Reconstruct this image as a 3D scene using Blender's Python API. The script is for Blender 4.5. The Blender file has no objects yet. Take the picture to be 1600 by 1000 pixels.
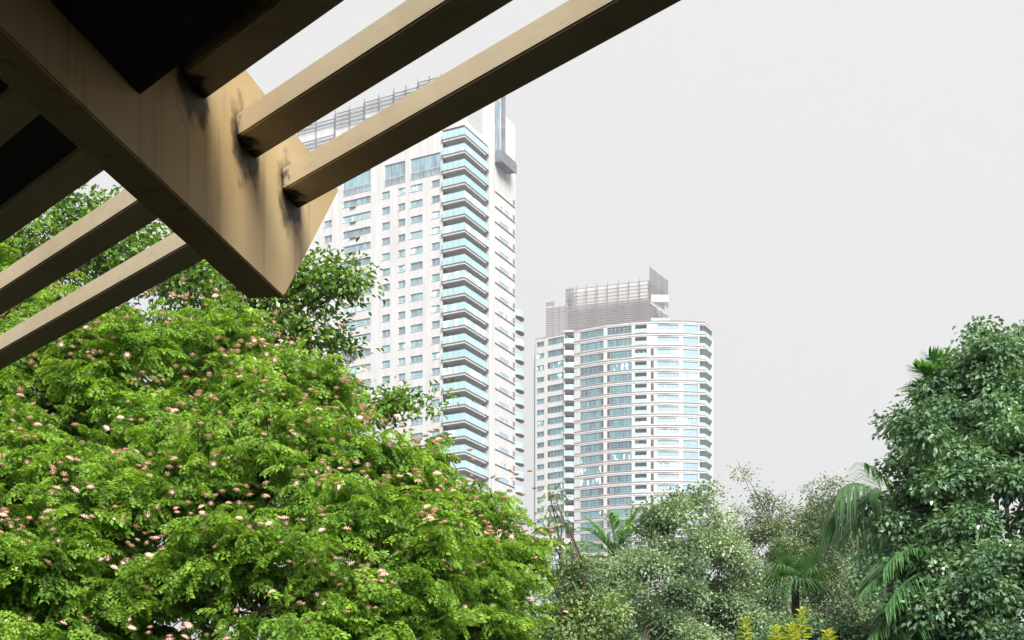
import bpy, math, random
import numpy as np
R = math.radians
random.seed(7)
rng = np.random.default_rng(11)
scene = bpy.context.scene

# ------------------------------------------------------------------ camera, world, sun, exposure
EYE = 5.6                      # the viewer stands on a raised terrace (deck at 4.0 m)
F = 2112.0                     # focal length in pixels of a 1600 px wide picture
HOR = 1230.0                   # row of the horizon, below the frame (level camera, raised lens)
EXPO = 1.3
cam_d = bpy.data.cameras.new('camera')
cam_d.sensor_width = 36.0
cam_d.lens = 36.0 * F / 1600.0
cam_d.shift_y = (HOR - 500.0) / 1600.0
cam_d.clip_start = 0.05
cam_d.clip_end = 6000.0
cam = bpy.data.objects.new('camera', cam_d)
scene.collection.objects.link(cam)
cam.location = (0, 0, EYE)
cam.rotation_euler = (R(90), 0, 0)
scene.camera = cam

SUN_EL, SUN_AZ = R(40), math.atan2(0.34, -0.94)      # behind the viewer, a little to the right
world = bpy.data.worlds.new('World')
scene.world = world
world.use_nodes = True
wn, wl = world.node_tree.nodes, world.node_tree.links
wn.clear()
w_out = wn.new('ShaderNodeOutputWorld')
w_sky = wn.new('ShaderNodeTexSky')
w_sky.sky_type = 'NISHITA'
w_sky.sun_disc = False
w_sky.sun_elevation = SUN_EL
w_sky.sun_rotation = SUN_AZ
w_sky.dust_density = 4.0
w_bg = wn.new('ShaderNodeBackground')
w_bg.inputs['Strength'].default_value = 0.06
w_cloud = wn.new('ShaderNodeBackground')             # the closed, even cloud deck in front of it
w_cloud.inputs['Color'].default_value = (1.0, 0.995, 0.985, 1)
w_cloud.inputs['Strength'].default_value = 0.865 / 2 ** EXPO
w_mix = wn.new('ShaderNodeMixShader')
w_mix.inputs[0].default_value = 0.975
wl.new(w_sky.outputs[0], w_bg.inputs['Color'])
wl.new(w_bg.outputs[0], w_mix.inputs[1])
wl.new(w_cloud.outputs[0], w_mix.inputs[2])
wl.new(w_mix.outputs[0], w_out.inputs['Surface'])

sun_d = bpy.data.lights.new('sun', 'SUN')
sun_d.energy = 3.2
sun_d.angle = R(34)
sun_d.color = (1.0, 0.975, 0.93)
sun = bpy.data.objects.new('sun', sun_d)
scene.collection.objects.link(sun)
sx, sy = math.sin(SUN_AZ) * math.cos(SUN_EL), math.cos(SUN_AZ) * math.cos(SUN_EL)
from mathutils import Vector, Matrix
sun.rotation_euler = Vector((sx, sy, math.sin(SUN_EL))).to_track_quat('Z', 'Y').to_euler()
sun.location = (20, -40, 60)

scene.view_settings.view_transform = 'Standard'
scene.view_settings.look = 'None'
scene.view_settings.exposure = EXPO
scene.view_settings.gamma = 1.0
scene.view_settings.use_curve_mapping = False
scene.cycles.max_bounces = 8
scene.cycles.diffuse_bounces = 4
scene.cycles.transmission_bounces = 6
scene.cycles.transparent_max_bounces = 8
scene.cycles.use_denoising = True


# ------------------------------------------------------------------ helpers
def at(px, py, d):
    """a place in the world: a bearing, an elevation and a distance ahead of the viewer"""
    return np.array([(px - 800.0) / F * d, d, EYE + (HOR - py) / F * d])


def tag(o, label=None, cat=None, group=None, kind=None):
    if label: o['label'] = label
    if cat: o['category'] = cat
    if group: o['group'] = group
    if kind: o['kind'] = kind
    return o


def link(o, parent=None):
    scene.collection.objects.link(o)
    if parent is not None:
        o.parent = parent
    return o


def empty(name, loc=(0, 0, 0), rz=0.0):
    o = bpy.data.objects.new(name, None)
    o.empty_display_size = 0.3
    o.location = loc
    o.rotation_euler = (0, 0, rz)
    return link(o)


def mobj(name, me, parent=None, loc=(0, 0, 0), rz=0.0):
    o = bpy.data.objects.new(name, me)
    o.location = loc
    o.rotation_euler = (0, 0, rz)
    return link(o, parent)


class MB:
    def __init__(self):
        self.v, self.f, self.m = [], [], []

    def quad(self, a, b, c, d, mi=0):
        n = len(self.v)
        self.v += [tuple(a), tuple(b), tuple(c), tuple(d)]
        self.f.append((n, n + 1, n + 2, n + 3)); self.m.append(mi)

    def tri(self, a, b, c, mi=0):
        n = len(self.v)
        self.v += [tuple(a), tuple(b), tuple(c)]
        self.f.append((n, n + 1, n + 2)); self.m.append(mi)

    def box(self, x0, x1, y0, y1, z0, z1, mi=0):
        n = len(self.v)
        self.v += [(x, y, z) for z in (z0, z1) for y in (y0, y1) for x in (x0, x1)]
        for q in ((0, 2, 3, 1), (4, 5, 7, 6), (0, 1, 5, 4), (2, 6, 7, 3), (0, 4, 6, 2), (1, 3, 7, 5)):
            self.f.append(tuple(n + i for i in q)); self.m.append(mi)
        return self

    def prism(self, pts, z0, z1, mi=0):
        """pts counter-clockwise seen from above"""
        n, k = len(self.v), len(pts)
        self.v += [(p[0], p[1], z0) for p in pts] + [(p[0], p[1], z1) for p in pts]
        self.f.append(tuple(n + i for i in reversed(range(k)))); self.m.append(mi)
        self.f.append(tuple(n + k + i for i in range(k))); self.m.append(mi)
        for i in range(k):
            j = (i + 1) % k
            self.f.append((n + i, n + j, n + k + j, n + k + i)); self.m.append(mi)
        return self

    def tube(self, pts, rad, seg=7, mi=0):
        pts = [np.array(p, float) for p in pts]
        n0 = len(self.v)
        for i, p in enumerate(pts):
            t = pts[min(i + 1, len(pts) - 1)] - pts[max(i - 1, 0)]
            t /= np.linalg.norm(t) + 1e-9
            a = np.cross(t, (0.0, 0.13, 1.0) if abs(t[2]) < .9 else (1.0, 0, 0)); a /= np.linalg.norm(a) + 1e-9
            b = np.cross(t, a)
            for s in range(seg):
                th = 2 * math.pi * s / seg
                q = p + rad[i] * (math.cos(th) * a + math.sin(th) * b)
                self.v.append(tuple(q))
        for i in range(len(pts) - 1):
            for s in range(seg):
                s2 = (s + 1) % seg
                self.f.append((n0 + i * seg + s, n0 + i * seg + s2, n0 + (i + 1) * seg + s2, n0 + (i + 1) * seg + s))
                self.m.append(mi)
        return self

    def mesh(self, name, *mats):
        me = bpy.data.meshes.new(name)
        me.from_pydata(self.v, [], self.f)
        for m in mats: me.materials.append(m)
        if len(mats) > 1: me.polygons.foreach_set('material_index', self.m)
        me.update()
        return me

    def build(self, name, mats, parent=None, loc=(0, 0, 0), rz=0.0):
        if not isinstance(mats, (list, tuple)): mats = [mats]
        return mobj(name, self.mesh(name, *mats), parent, loc, rz)


def array_mesh(name, verts, faces, mats, mi=None):
    """fast mesh from numpy: verts (n,3), faces (m,k)"""
    me = bpy.data.meshes.new(name)
    n, (m, k) = len(verts), faces.shape
    me.vertices.add(n); me.vertices.foreach_set('co', np.ascontiguousarray(verts, dtype=np.float32).ravel())
    me.loops.add(m * k); me.loops.foreach_set('vertex_index', np.ascontiguousarray(faces, dtype=np.int32).ravel())
    me.polygons.add(m)
    me.polygons.foreach_set('loop_start', np.arange(0, m * k, k, dtype=np.int32))
    for x in mats: me.materials.append(x)
    if mi is not None: me.polygons.foreach_set('material_index', mi.astype(np.int32))
    me.update(calc_edges=True)
    return me


def frames(dirs, ups):
    """orthonormal frames with y along dirs; returns (n,3,3) whose columns are x, y, z"""
    y = dirs / np.linalg.norm(dirs, axis=1, keepdims=True)
    x = np.cross(y, ups); x /= np.linalg.norm(x, axis=1, keepdims=True) + 1e-9
    z = np.cross(x, y)
    return np.stack([x, y, z], axis=2)


def scatter(tv, tf, fr, pos, size):
    """copies of a template (tv, tf) joined"""
    n, k = len(pos), len(tv)
    v = np.einsum('nij,kj->nki', fr, tv) * size[:, None, None] + pos[:, None, :]
    f = tf[None, :, :] + (np.arange(n) * k)[:, None, None]
    return v.reshape(-1, 3), f.reshape(-1, tf.shape[1])


# ------------------------------------------------------------------ materials
def node_mat(name, base, rough=0.6, spec=0.5, metallic=0.0, noise=None, bump=None, coords='Object', streak=False):
    """principled with optional (scale, other colour, detail) noise and (scale, strength) bump"""
    m = bpy.data.materials.new(name); m.use_nodes = True
    nt = m.node_tree; p = nt.nodes['Principled BSDF']
    p.inputs['Base Color'].default_value = (*base, 1)
    p.inputs['Roughness'].default_value = rough
    p.inputs['Specular IOR Level'].default_value = spec
    p.inputs['Metallic'].default_value = metallic
    tc = nt.nodes.new('ShaderNodeTexCoord')
    if noise:
        n = nt.nodes.new('ShaderNodeTexNoise'); n.inputs['Scale'].default_value = noise[0]
        n.inputs['Detail'].default_value = 6
        mx = nt.nodes.new('ShaderNodeMix'); mx.data_type = 'RGBA'
        mx.inputs[6].default_value = (*base, 1); mx.inputs[7].default_value = (*noise[1], 1)
        rp = nt.nodes.new('ShaderNodeValToRGB')
        rp.color_ramp.elements[0].position = .38; rp.color_ramp.elements[1].position = .66
        if streak:
            mp = nt.nodes.new('ShaderNodeMapping'); mp.inputs['Scale'].default_value = (1, 1, .07)
            nt.links.new(tc.outputs[coords], mp.inputs['Vector']); nt.links.new(mp.outputs[0], n.inputs['Vector'])
            n.inputs['Roughness'].default_value = .65
        else:
            nt.links.new(tc.outputs[coords], n.inputs['Vector'])
        nt.links.new(n.outputs['Fac'], rp.inputs[0]); nt.links.new(rp.outputs[0], mx.inputs[0])
        nt.links.new(mx.outputs[2], p.inputs['Base Color'])
    if bump:
        b = nt.nodes.new('ShaderNodeTexNoise'); b.inputs['Scale'].default_value = bump[0]; b.inputs['Detail'].default_value = 8
        bn = nt.nodes.new('ShaderNodeBump'); bn.inputs['Strength'].default_value = bump[1]; bn.inputs['Distance'].default_value = .02
        nt.links.new(tc.outputs[coords], b.inputs['Vector']); nt.links.new(b.outputs['Fac'], bn.inputs['Height'])
        nt.links.new(bn.outputs[0], p.inputs['Normal'])
    return m


def leaf_mat(name, cols, trans=0.3, rough=0.45, spec=0.4, nscale=2.5):
    """leaf colours: a tint per leaf and a slower drift over the crown; light passes through the blade"""
    m = bpy.data.materials.new(name); m.use_nodes = True
    nt = m.node_tree; nt.nodes.clear(); N, L = nt.nodes.new, nt.links.new
    out = N('ShaderNodeOutputMaterial'); p = N('ShaderNodeBsdfPrincipled'); tr = N('ShaderNodeBsdfTranslucent'); mx = N('ShaderNodeMixShader')
    geo = N('ShaderNodeNewGeometry'); tc = N('ShaderNodeTexCoord'); no = N('ShaderNodeTexNoise')
    no.inputs['Scale'].default_value = nscale; no.inputs['Detail'].default_value = 3
    L(tc.outputs['Object'], no.inputs['Vector'])
    ad = N('ShaderNodeMath'); ad.operation = 'MULTIPLY_ADD'; ad.inputs[1].default_value = 0.5; 
    sub = N('ShaderNodeMath'); sub.operation = 'MULTIPLY_ADD'; sub.inputs[1].default_value = 1.6; sub.inputs[2].default_value = -0.55
    L(no.outputs['Fac'], sub.inputs[0])
    L(geo.outputs['Random Per Island'], ad.inputs[0]); L(sub.outputs[0], ad.inputs[2])
    rp = N('ShaderNodeValToRGB')
    els = rp.color_ramp.elements
    for i, c in enumerate(cols):
        pos = i / (len(cols) - 1)
        e = els[0] if i == 0 else (els[1] if i == len(cols) - 1 else els.new(pos))
        e.position = pos; e.color = (*c, 1)
    L(ad.outputs[0], rp.inputs[0]); L(rp.outputs[0], p.inputs['Base Color'])
    br = N('ShaderNodeMix'); br.data_type = 'RGBA'; br.blend_type = 'MULTIPLY'; br.inputs[0].default_value = 1
    br.inputs[7].default_value = (1.5, 1.35, .5, 1)
    L(rp.outputs[0], br.inputs[6]); L(br.outputs[2], tr.inputs['Color'])
    p.inputs['Roughness'].default_value = rough; p.inputs['Specular IOR Level'].default_value = spec
    mx.inputs[0].default_value = trans
    L(p.outputs[0], mx.inputs[1]); L(tr.outputs[0], mx.inputs[2]); L(mx.outputs[0], out.inputs['Surface'])
    return m


M = {}
M['ground'] = node_mat('ground_grass', (.016, .024, .010), .95, .1, noise=(.6, (.024, .021, .014)), bump=(8, .4))
M['deck'] = node_mat('terrace_paving', (.016, .014, .012), .9, .2, noise=(2, (.024, .02, .017)), bump=(20, .3))
M['white_wall'] = node_mat('cream_render', (.61, .605, .61), .85, .2, noise=(.9, (.50, .495, .49)), bump=(4, .1), streak=True)
M['white_wall_b'] = node_mat('white_render', (.60, .605, .61), .85, .2, noise=(.9, (.51, .51, .51)), bump=(4, .1), streak=True)
M['ledge'] = node_mat('brown_ledge', (.27, .205, .20), .8, .2, noise=(.4, (.20, .15, .15)))
M['soffit'] = node_mat('grey_soffit', (.60, .63, .63), .8, .2, noise=(.5, (.52, .55, .55)))
M['brown_panel'] = node_mat('brown_cladding', (.16, .115, .11), .7, .3, noise=(.7, (.115, .085, .085)))
M['louver'] = node_mat('louver_metal', (.18, .16, .165), .55, .4, noise=(.3, (.25, .225, .23)))
M['louver_grey'] = node_mat('grey_metal', (.22, .23, .27), .5, .5, noise=(.5, (.13, .14, .17)))
M['frame'] = node_mat('window_frame', (.50, .52, .53), .5, .4, noise=(1.1, (.32, .34, .36)))
M['dark_core'] = node_mat('interior', (.30, .34, .36), .8, .3, noise=(.3, (.20, .24, .26)))
M['bark'] = node_mat('bark', (.045, .034, .025), .95, .1, noise=(6, (.085, .07, .055)), bump=(25, .8))
M['grey_bark'] = node_mat('grey_bark', (.13, .105, .085), .95, .1, noise=(6, (.07, .055, .045)), bump=(25, .8))


def pane_mat(name, cols, rough=.12):
    """tinted glass with what hangs behind it: each window its own blinds and darkness"""
    m = bpy.data.materials.new(name); m.use_nodes = True
    nt = m.node_tree; p = nt.nodes['Principled BSDF']; N, L = nt.nodes.new, nt.links.new
    oi = N('ShaderNodeObjectInfo'); tc = N('ShaderNodeTexCoord'); mp = N('ShaderNodeMapping')
    no = N('ShaderNodeTexNoise'); no.noise_dimensions = '4D'; no.inputs['Scale'].default_value = 1.0; no.inputs['Detail'].default_value = 1
    mp.inputs['Scale'].default_value = (1.1, .2, .25)
    L(tc.outputs['Object'], mp.inputs['Vector']); L(mp.outputs[0], no.inputs['Vector'])
    w = N('ShaderNodeMath'); w.operation = 'MULTIPLY'; w.inputs[1].default_value = 57.0
    L(oi.outputs['Random'], w.inputs[0]); L(w.outputs[0], no.inputs['W'])
    st = N('ShaderNodeMath'); st.operation = 'MULTIPLY_ADD'; st.inputs[1].default_value = 1.9; st.inputs[2].default_value = -.95
    L(no.outputs['Fac'], st.inputs[0])
    a = N('ShaderNodeMath'); a.operation = 'MULTIPLY_ADD'; a.inputs[1].default_value = 1.0
    L(oi.outputs['Random'], a.inputs[0]); L(st.outputs[0], a.inputs[2])
    rp = N('ShaderNodeValToRGB'); rp.color_ramp.interpolation = 'LINEAR'
    els = rp.color_ramp.elements
    for i, c in enumerate(cols):
        pos = i / (len(cols) - 1)
        e = els[0] if i == 0 else (els[1] if i == len(cols) - 1 else els.new(pos))
        e.position = pos; e.color = (*c, 1)
    L(a.outputs[0], rp.inputs[0]); L(rp.outputs[0], p.inputs['Base Color'])
    p.inputs['Roughness'].default_value = rough; p.inputs['Specular IOR Level'].default_value = .45
    return m


M['pane_a'] = pane_mat('pane_pale_cyan', [(.14, .20, .27), (.24, .38, .44), (.28, .60, .62), (.42, .72, .71), (.34, .57, .62)])
M['pane_b'] = pane_mat('pane_green', [(.04, .08, .12), (.07, .25, .26), (.10, .43, .40), (.25, .68, .62), (.12, .33, .38)])
M['pane_c'] = pane_mat('pane_pale', [(.28, .42, .52), (.38, .56, .62), (.40, .66, .66), (.54, .70, .68), (.34, .50, .58)])
M['rail_glass'] = pane_mat('railing_glass', [(.36, .58, .62), (.42, .68, .70), (.50, .76, .77), (.44, .63, .68)])
M['box_glass'] = pane_mat('balcony_door_glass', [(.10, .13, .19), (.20, .30, .33), (.34, .50, .50), (.18, .24, .28)])

M['leaf_rain'] = leaf_mat('rain_tree_leaf', [(.030, .115, .018), (.066, .235, .024), (.145, .39, .038), (.37, .60, .08)], .44, .5, .3, 4.5)
M['leaf_back'] = leaf_mat('dark_tree_leaf', [(.025, .085, .010), (.055, .17, .014), (.12, .30, .02), (.23, .42, .04)], .3, .4, .4, 1.6)
M['leaf_right'] = leaf_mat('broad_leaf', [(.022, .080, .046), (.050, .15, .078), (.11, .26, .12), (.24, .42, .20)], .22, .36, .5, 2.0)
M['leaf_grey'] = leaf_mat('grey_green_leaf', [(.05, .115, .06), (.10, .20, .10), (.19, .32, .16), (.40, .54, .32)], .25, .4, .5, 1.2)
M['leaf_wisp'] = leaf_mat('olive_leaf', [(.06, .12, .06), (.11, .19, .09), (.20, .29, .14), (.34, .42, .24)], .25, .5, .4, .9)
M['leaf_lime'] = leaf_mat('lime_leaf', [(.05, .13, .06), (.09, .20, .09), (.15, .29, .13), (.34, .46, .15)], .3, .45, .4, 1.6)
M['leaf_palm'] = leaf_mat('palm_leaf', [(.022, .085, .030), (.045, .15, .045), (.08, .23, .07), (.15, .33, .10)], .25, .35, .5, 1.2)
M['leaf_palm_b'] = leaf_mat('bright_palm_leaf', [(.05, .20, .04), (.09, .30, .06), (.15, .42, .09), (.25, .52, .14)], .3, .35, .5, 1.2)
M['leaf_croton'] = leaf_mat('yellow_green_leaf', [(.26, .48, .03), (.42, .62, .04), (.62, .72, .07), (.75, .68, .22)], .4, .4, .5, 5)
M['petal_pink'] = node_mat('flower_pink', (.95, .46, .44), .8, .1, noise=(40, (.97, .70, .62)))
M['petal_cream'] = node_mat('flower_cream', (.96, .90, .78), .8, .1, noise=(40, (.95, .80, .60)))


def painted_metal(name, grime_shade=False, ca=(.45, .31, .145), cb=(.56, .43, .235), drips=True):
    m = bpy.data.materials.new(name); m.use_nodes = True
    nt = m.node_tree; p = nt.nodes['Principled BSDF']; N, L = nt.nodes.new, nt.links.new
    p.inputs['Roughness'].default_value = .6; p.inputs['Specular IOR Level'].default_value = .18
    tc = N('ShaderNodeTexCoord')
    n1 = N('ShaderNodeTexNoise'); n1.inputs['Scale'].default_value = 1.7; n1.inputs['Detail'].default_value = 7; n1.inputs['Roughness'].default_value = .6
    L(tc.outputs['Object'], n1.inputs['Vector'])
    r1 = N('ShaderNodeValToRGB')
    r1.color_ramp.elements[0].position = .3; r1.color_ramp.elements[0].color = (*ca, 1)
    r1.color_ramp.elements[1].position = .7; r1.color_ramp.elements[1].color = (*cb, 1)
    L(n1.outputs['Fac'], r1.inputs[0])
    mp = N('ShaderNodeMapping'); mp.inputs['Scale'].default_value = (9, 9, .6) if drips else (7, 7, 30)
    n2 = N('ShaderNodeTexNoise'); n2.inputs['Scale'].default_value = 2.2; n2.inputs['Detail'].default_value = 8
    L(tc.outputs['Object'], mp.inputs['Vector']); L(mp.outputs[0], n2.inputs['Vector'])
    r2 = N('ShaderNodeValToRGB')
    r2.color_ramp.elements[0].position = .56; r2.color_ramp.elements[0].color = (0, 0, 0, 1)
    r2.color_ramp.elements[1].position = .82; r2.color_ramp.elements[1].color = (1, 1, 1, 1)
    L(n2.outputs['Fac'], r2.inputs[0])
    mx = N('ShaderNodeMix'); mx.data_type = 'RGBA'; mx.inputs[7].default_value = (.24, .17, .085, 1) if drips else (.44, .37, .27, 1)
    L(r2.outputs[0], mx.inputs[0]); L(r1.outputs[0], mx.inputs[6])
    last = mx.outputs[2]
    if grime_shade:                     # black halo at each rafter joint: grime with corner shade painted in
        for (c, rad) in grime_shade:
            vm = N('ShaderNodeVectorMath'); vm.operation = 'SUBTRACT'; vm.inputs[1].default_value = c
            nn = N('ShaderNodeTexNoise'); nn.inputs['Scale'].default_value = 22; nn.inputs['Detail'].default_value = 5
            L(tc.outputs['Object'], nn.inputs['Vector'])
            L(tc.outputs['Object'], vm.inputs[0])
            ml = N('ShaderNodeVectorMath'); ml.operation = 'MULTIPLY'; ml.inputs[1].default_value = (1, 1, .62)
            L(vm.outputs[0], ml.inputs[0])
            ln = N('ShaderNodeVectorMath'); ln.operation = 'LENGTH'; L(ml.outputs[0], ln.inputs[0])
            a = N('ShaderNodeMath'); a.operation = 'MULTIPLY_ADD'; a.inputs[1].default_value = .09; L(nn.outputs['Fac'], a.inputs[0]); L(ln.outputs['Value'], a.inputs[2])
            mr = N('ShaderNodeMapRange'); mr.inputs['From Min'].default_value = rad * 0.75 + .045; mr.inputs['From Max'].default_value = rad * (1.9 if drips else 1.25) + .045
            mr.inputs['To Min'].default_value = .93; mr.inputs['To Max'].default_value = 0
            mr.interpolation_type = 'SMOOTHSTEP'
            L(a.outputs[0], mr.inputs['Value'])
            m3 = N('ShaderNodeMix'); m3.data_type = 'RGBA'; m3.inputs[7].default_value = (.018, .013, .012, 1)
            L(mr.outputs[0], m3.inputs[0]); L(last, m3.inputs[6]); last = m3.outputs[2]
    L(last, p.inputs['Base Color'])
    b = N('ShaderNodeBump'); b.inputs['Strength'].default_value = .25; b.inputs['Distance'].default_value = .01
    n4 = N('ShaderNodeTexNoise'); n4.inputs['Scale'].default_value = 7; n4.inputs['Detail'].default_value = 9
    L(tc.outputs['Object'], n4.inputs['Vector'])
    L(n4.outputs['Fac'], b.inputs['Height']); L(b.outputs[0], p.inputs['Normal'])
    return m


M['grime'] = node_mat('black_sealant', (.010, .008, .008), .9, .1, noise=(18, (.03, .024, .02)), bump=(30, .8))
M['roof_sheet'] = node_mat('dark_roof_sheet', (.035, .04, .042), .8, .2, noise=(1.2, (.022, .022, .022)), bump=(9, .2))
M['rafter'] = painted_metal('painted_rafter', False, (.60, .53, .40), (.74, .68, .56))

# ------------------------------------------------------------------ ground and terrace
g = MB(); g.quad((-3000, -3000, 0), (3000, -3000, 0), (3000, 3000, 0), (-3000, 3000, 0))
tag(g.build('ground', M['ground']), kind='structure')
t = MB(); t.box(-9, 9, -9, 5.4, 0.004, 4.0)
tag(t.build('terrace', M['deck']), kind='structure')

# unseen building and right wing, added to block low sky and darken the canopy
hb = MB(); hb.box(-16, 16, -19, -9.004, 0, 13.0)
hb.box(6.3, 14, -9.0, 4.6, 4.004, 12.9)
for i in range(6): hb.box(-14.5 + i * 3.3, -12.2 + i * 3.3, -9.0, -8.9, 4.1, 7.4)
blocker = empty('sky_blocker', (0, -14, 0)); tag(blocker, 'unseen brown building behind the viewer, added to block low sky light', 'building')
M['blocker'] = node_mat('brown_render', (.16, .13, .10), .9, .2, noise=(.4, (.12, .10, .08)))
hb.build('wall', M['blocker'], blocker, (0, 14, 0))
# ------------------------------------------------------------------ the canopy overhead
# girder: runs ahead and slightly right; rafters: cross it at 55 degrees
GD = np.array([.2084, .978]); GN = np.array([.978, -.2084])           # along, and towards the visible right face
G0 = np.array([-.743, 4.42])                                          # far end of its lower right edge
RD = np.array([.6876, -.7261]); RN = np.array([.7261, .6876])         # rafter direction, and away from the viewer
Z_G0, Z_G1 = EYE + 1.60, EYE + 2.185
Z_R0, Z_R1 = EYE + 1.945, EYE + 2.018
RS = [-2.35, -1.444, -.538, .368, .973, 1.275, 1.577, 1.879, 2.182, 2.484]                              # near edges of the rafters
RW = 0.122
can = empty('canopy_frame', (float(G0[0] - 6.2 * GD[0]), float(G0[1] - 6.2 * GD[1]), 4.0))
tag(can, 'tan painted metal canopy frame of slanting rafters on a deep girder, overhead at upper left', 'canopy')
C0 = np.array(can.location)


def cross(s):
    """where the rafter line of offset s meets the girder's right face"""
    A = np.array([[GD[0], -RD[0]], [GD[1], -RD[1]]])
    # G0 + a GD = s RN + b RD
    a, b = np.linalg.solve(A, s * RN - G0)
    return G0 + a * GD, b


grime_shade_pts = []  # joint spots where dirt and corner shade are painted dark
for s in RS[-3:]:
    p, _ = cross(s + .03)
    grime_shade_pts.append(((float(p[0]), float(p[1]), Z_R0 + .005), .050))
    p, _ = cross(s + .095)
    grime_shade_pts.append(((float(p[0]), float(p[1]), Z_R0 - .004), .036))
grime_shade_pts = [((c[0] - C0[0], c[1] - C0[1], c[2] - C0[2]), r) for c, r in grime_shade_pts]
M['girder'] = painted_metal('painted_girder', grime_shade_pts)
M['rafter'] = painted_metal('painted_rafter', grime_shade_pts, (.47, .385, .25), (.60, .51, .36), False)
gb = MB()
W = .122
a0 = -9.0
def gp(a, w, z): 
    q = G0 + a * GD - w * GN
    return (q[0] - C0[0], q[1] - C0[1], z - C0[2])
ring = [(a0, Z_G0), (-.015, Z_G0), (.012, Z_G0 + .018), (.525, Z_G1 - .012), (.52, Z_G1), (a0, Z_G1)]
n = len(ring)
import bmesh
bm = bmesh.new()
va = [bm.verts.new(gp(a, 0, z)) for a, z in ring]; vb = [bm.verts.new(gp(a, W, z)) for a, z in ring]
bm.faces.new(va); bm.faces.new(list(reversed(vb)))
for i in range(n):
    j = (i + 1) % n
    bm.faces.new((va[j], va[i], vb[i], vb[j]))
bmesh.ops.recalc_face_normals(bm, faces=bm.faces)
bmesh.ops.bevel(bm, geom=[e for e in bm.edges], offset=.004, segments=2, affect='EDGES')
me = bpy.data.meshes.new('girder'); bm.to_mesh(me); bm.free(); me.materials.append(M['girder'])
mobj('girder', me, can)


def rafter(s, b0, b1, side):
    """b: metres along RD from the foot of the perpendicular"""
    bm = bmesh.new()
    vs = []
    for b in (b0, b1):
        for (ss, z) in ((s, Z_R0), (s + RW, Z_R0), (s + RW, Z_R1), (s, Z_R1)):
            if b is b0 and side > 0 or b is b1 and side < 0:      # the end on the girder is cut along its face
                off = 0.0 if side > 0 else -W
                A = np.array([[GD[0], -RD[0]], [GD[1], -RD[1]]])
                _, bb = np.linalg.solve(A, ss * RN - (G0 + off * GN))
                bb -= .004 * side
            else:
                bb = b
            q = ss * RN + bb * RD
            vs.append(bm.verts.new((q[0] - C0[0], q[1] - C0[1], z - C0[2])))
    for f in ((3, 2, 1, 0), (4, 5, 6, 7), (0, 1, 5, 4), (1, 2, 6, 5), (2, 3, 7, 6), (3, 0, 4, 7)):
        bm.faces.new([vs[i] for i in f])
    bmesh.ops.recalc_face_normals(bm, faces=bm.faces)
    bmesh.ops.bevel(bm, geom=[e for e in bm.edges], offset=.005, segments=2, affect='EDGES')
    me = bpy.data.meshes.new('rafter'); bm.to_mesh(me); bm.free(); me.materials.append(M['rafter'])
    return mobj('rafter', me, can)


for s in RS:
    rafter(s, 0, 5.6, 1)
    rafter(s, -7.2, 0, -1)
# dark roof sheets over the near rafters, on both sides of the girder
def strip(s0, s1, b0, b1, z0, z1, right):
    pts = []
    A = np.array([[GD[0], -RD[0]], [GD[1], -RD[1]]])
    for ss, bb in ((s0, b0), (s0, b1), (s1, b1), (s1, b0)):
        if bb is None:
            off = .004 if right else -W - .004
            _, bb = np.linalg.solve(A, ss * RN - (G0 + off * GN))
        q = ss * RN + bb * RD
        pts.append((q[0] - C0[0], q[1] - C0[1]))
    ar = sum(pts[i][0] * pts[(i + 1) % 4][1] - pts[(i + 1) % 4][0] * pts[i][1] for i in range(4))
    if ar < 0: pts.reverse()
    return MB().prism(pts, z0 - C0[2], z1 - C0[2])
for s0, s1 in ((-2.6, -1.81), (-1.804, -.81), (-.804, .194), (.2, 1.20), (1.206, 1.985)):
    strip(s0, s1, None, 5.5, Z_R1 + .003, Z_R1 + .028, True).build('roof_sheet', M['roof_sheet'], can)
    strip(s0, s1, -7.1, None, Z_R1 + .003, Z_R1 + .028, False).build('roof_sheet', M['roof_sheet'], can)
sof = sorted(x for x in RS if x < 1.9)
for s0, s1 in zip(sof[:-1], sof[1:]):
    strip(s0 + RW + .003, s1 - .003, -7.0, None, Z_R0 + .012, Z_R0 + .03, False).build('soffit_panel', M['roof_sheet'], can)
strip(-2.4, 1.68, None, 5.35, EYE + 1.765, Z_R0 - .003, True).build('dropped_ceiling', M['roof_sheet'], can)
# posts on the terrace, behind and beside the viewer
for (a, w) in ((-5.9, .061),):
    q = G0 + a * GD - w * GN
    MB().box(-.1, .1, -.1, .1, 0, Z_G0 - 4.0 - .002).build('post', M['rafter'], can, (q[0] - C0[0], q[1] - C0[1], 0), 0)
q0 = 2.54 * RN + 4.6 * RD
# outer carrier beam under the right ends of the rafters
cb = MB(); w = .06
e0 = -2.5 * RN + 4.9 * RD; e1 = 2.75 * RN + 4.9 * RD
pts = [e0 - RD * w, e0 + RD * w, e1 + RD * w, e1 - RD * w]
pts = [(p[0] - C0[0], p[1] - C0[1]) for p in pts]
cb.prism(pts, Z_R0 - .2 - 4.0, Z_R0 - .002 - 4.0); cb.build('carrier_beam', M['rafter'], can)
for e in (-2.3, 2.5):
    q = e * RN + 4.9 * RD
    MB().box(-.07, .07, -.07, .07, 0, Z_R0 - .2 - 4.0 - .002).build('post', M['rafter'], can, (q[0] - C0[0], q[1] - C0[1], 0), 0)

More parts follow.
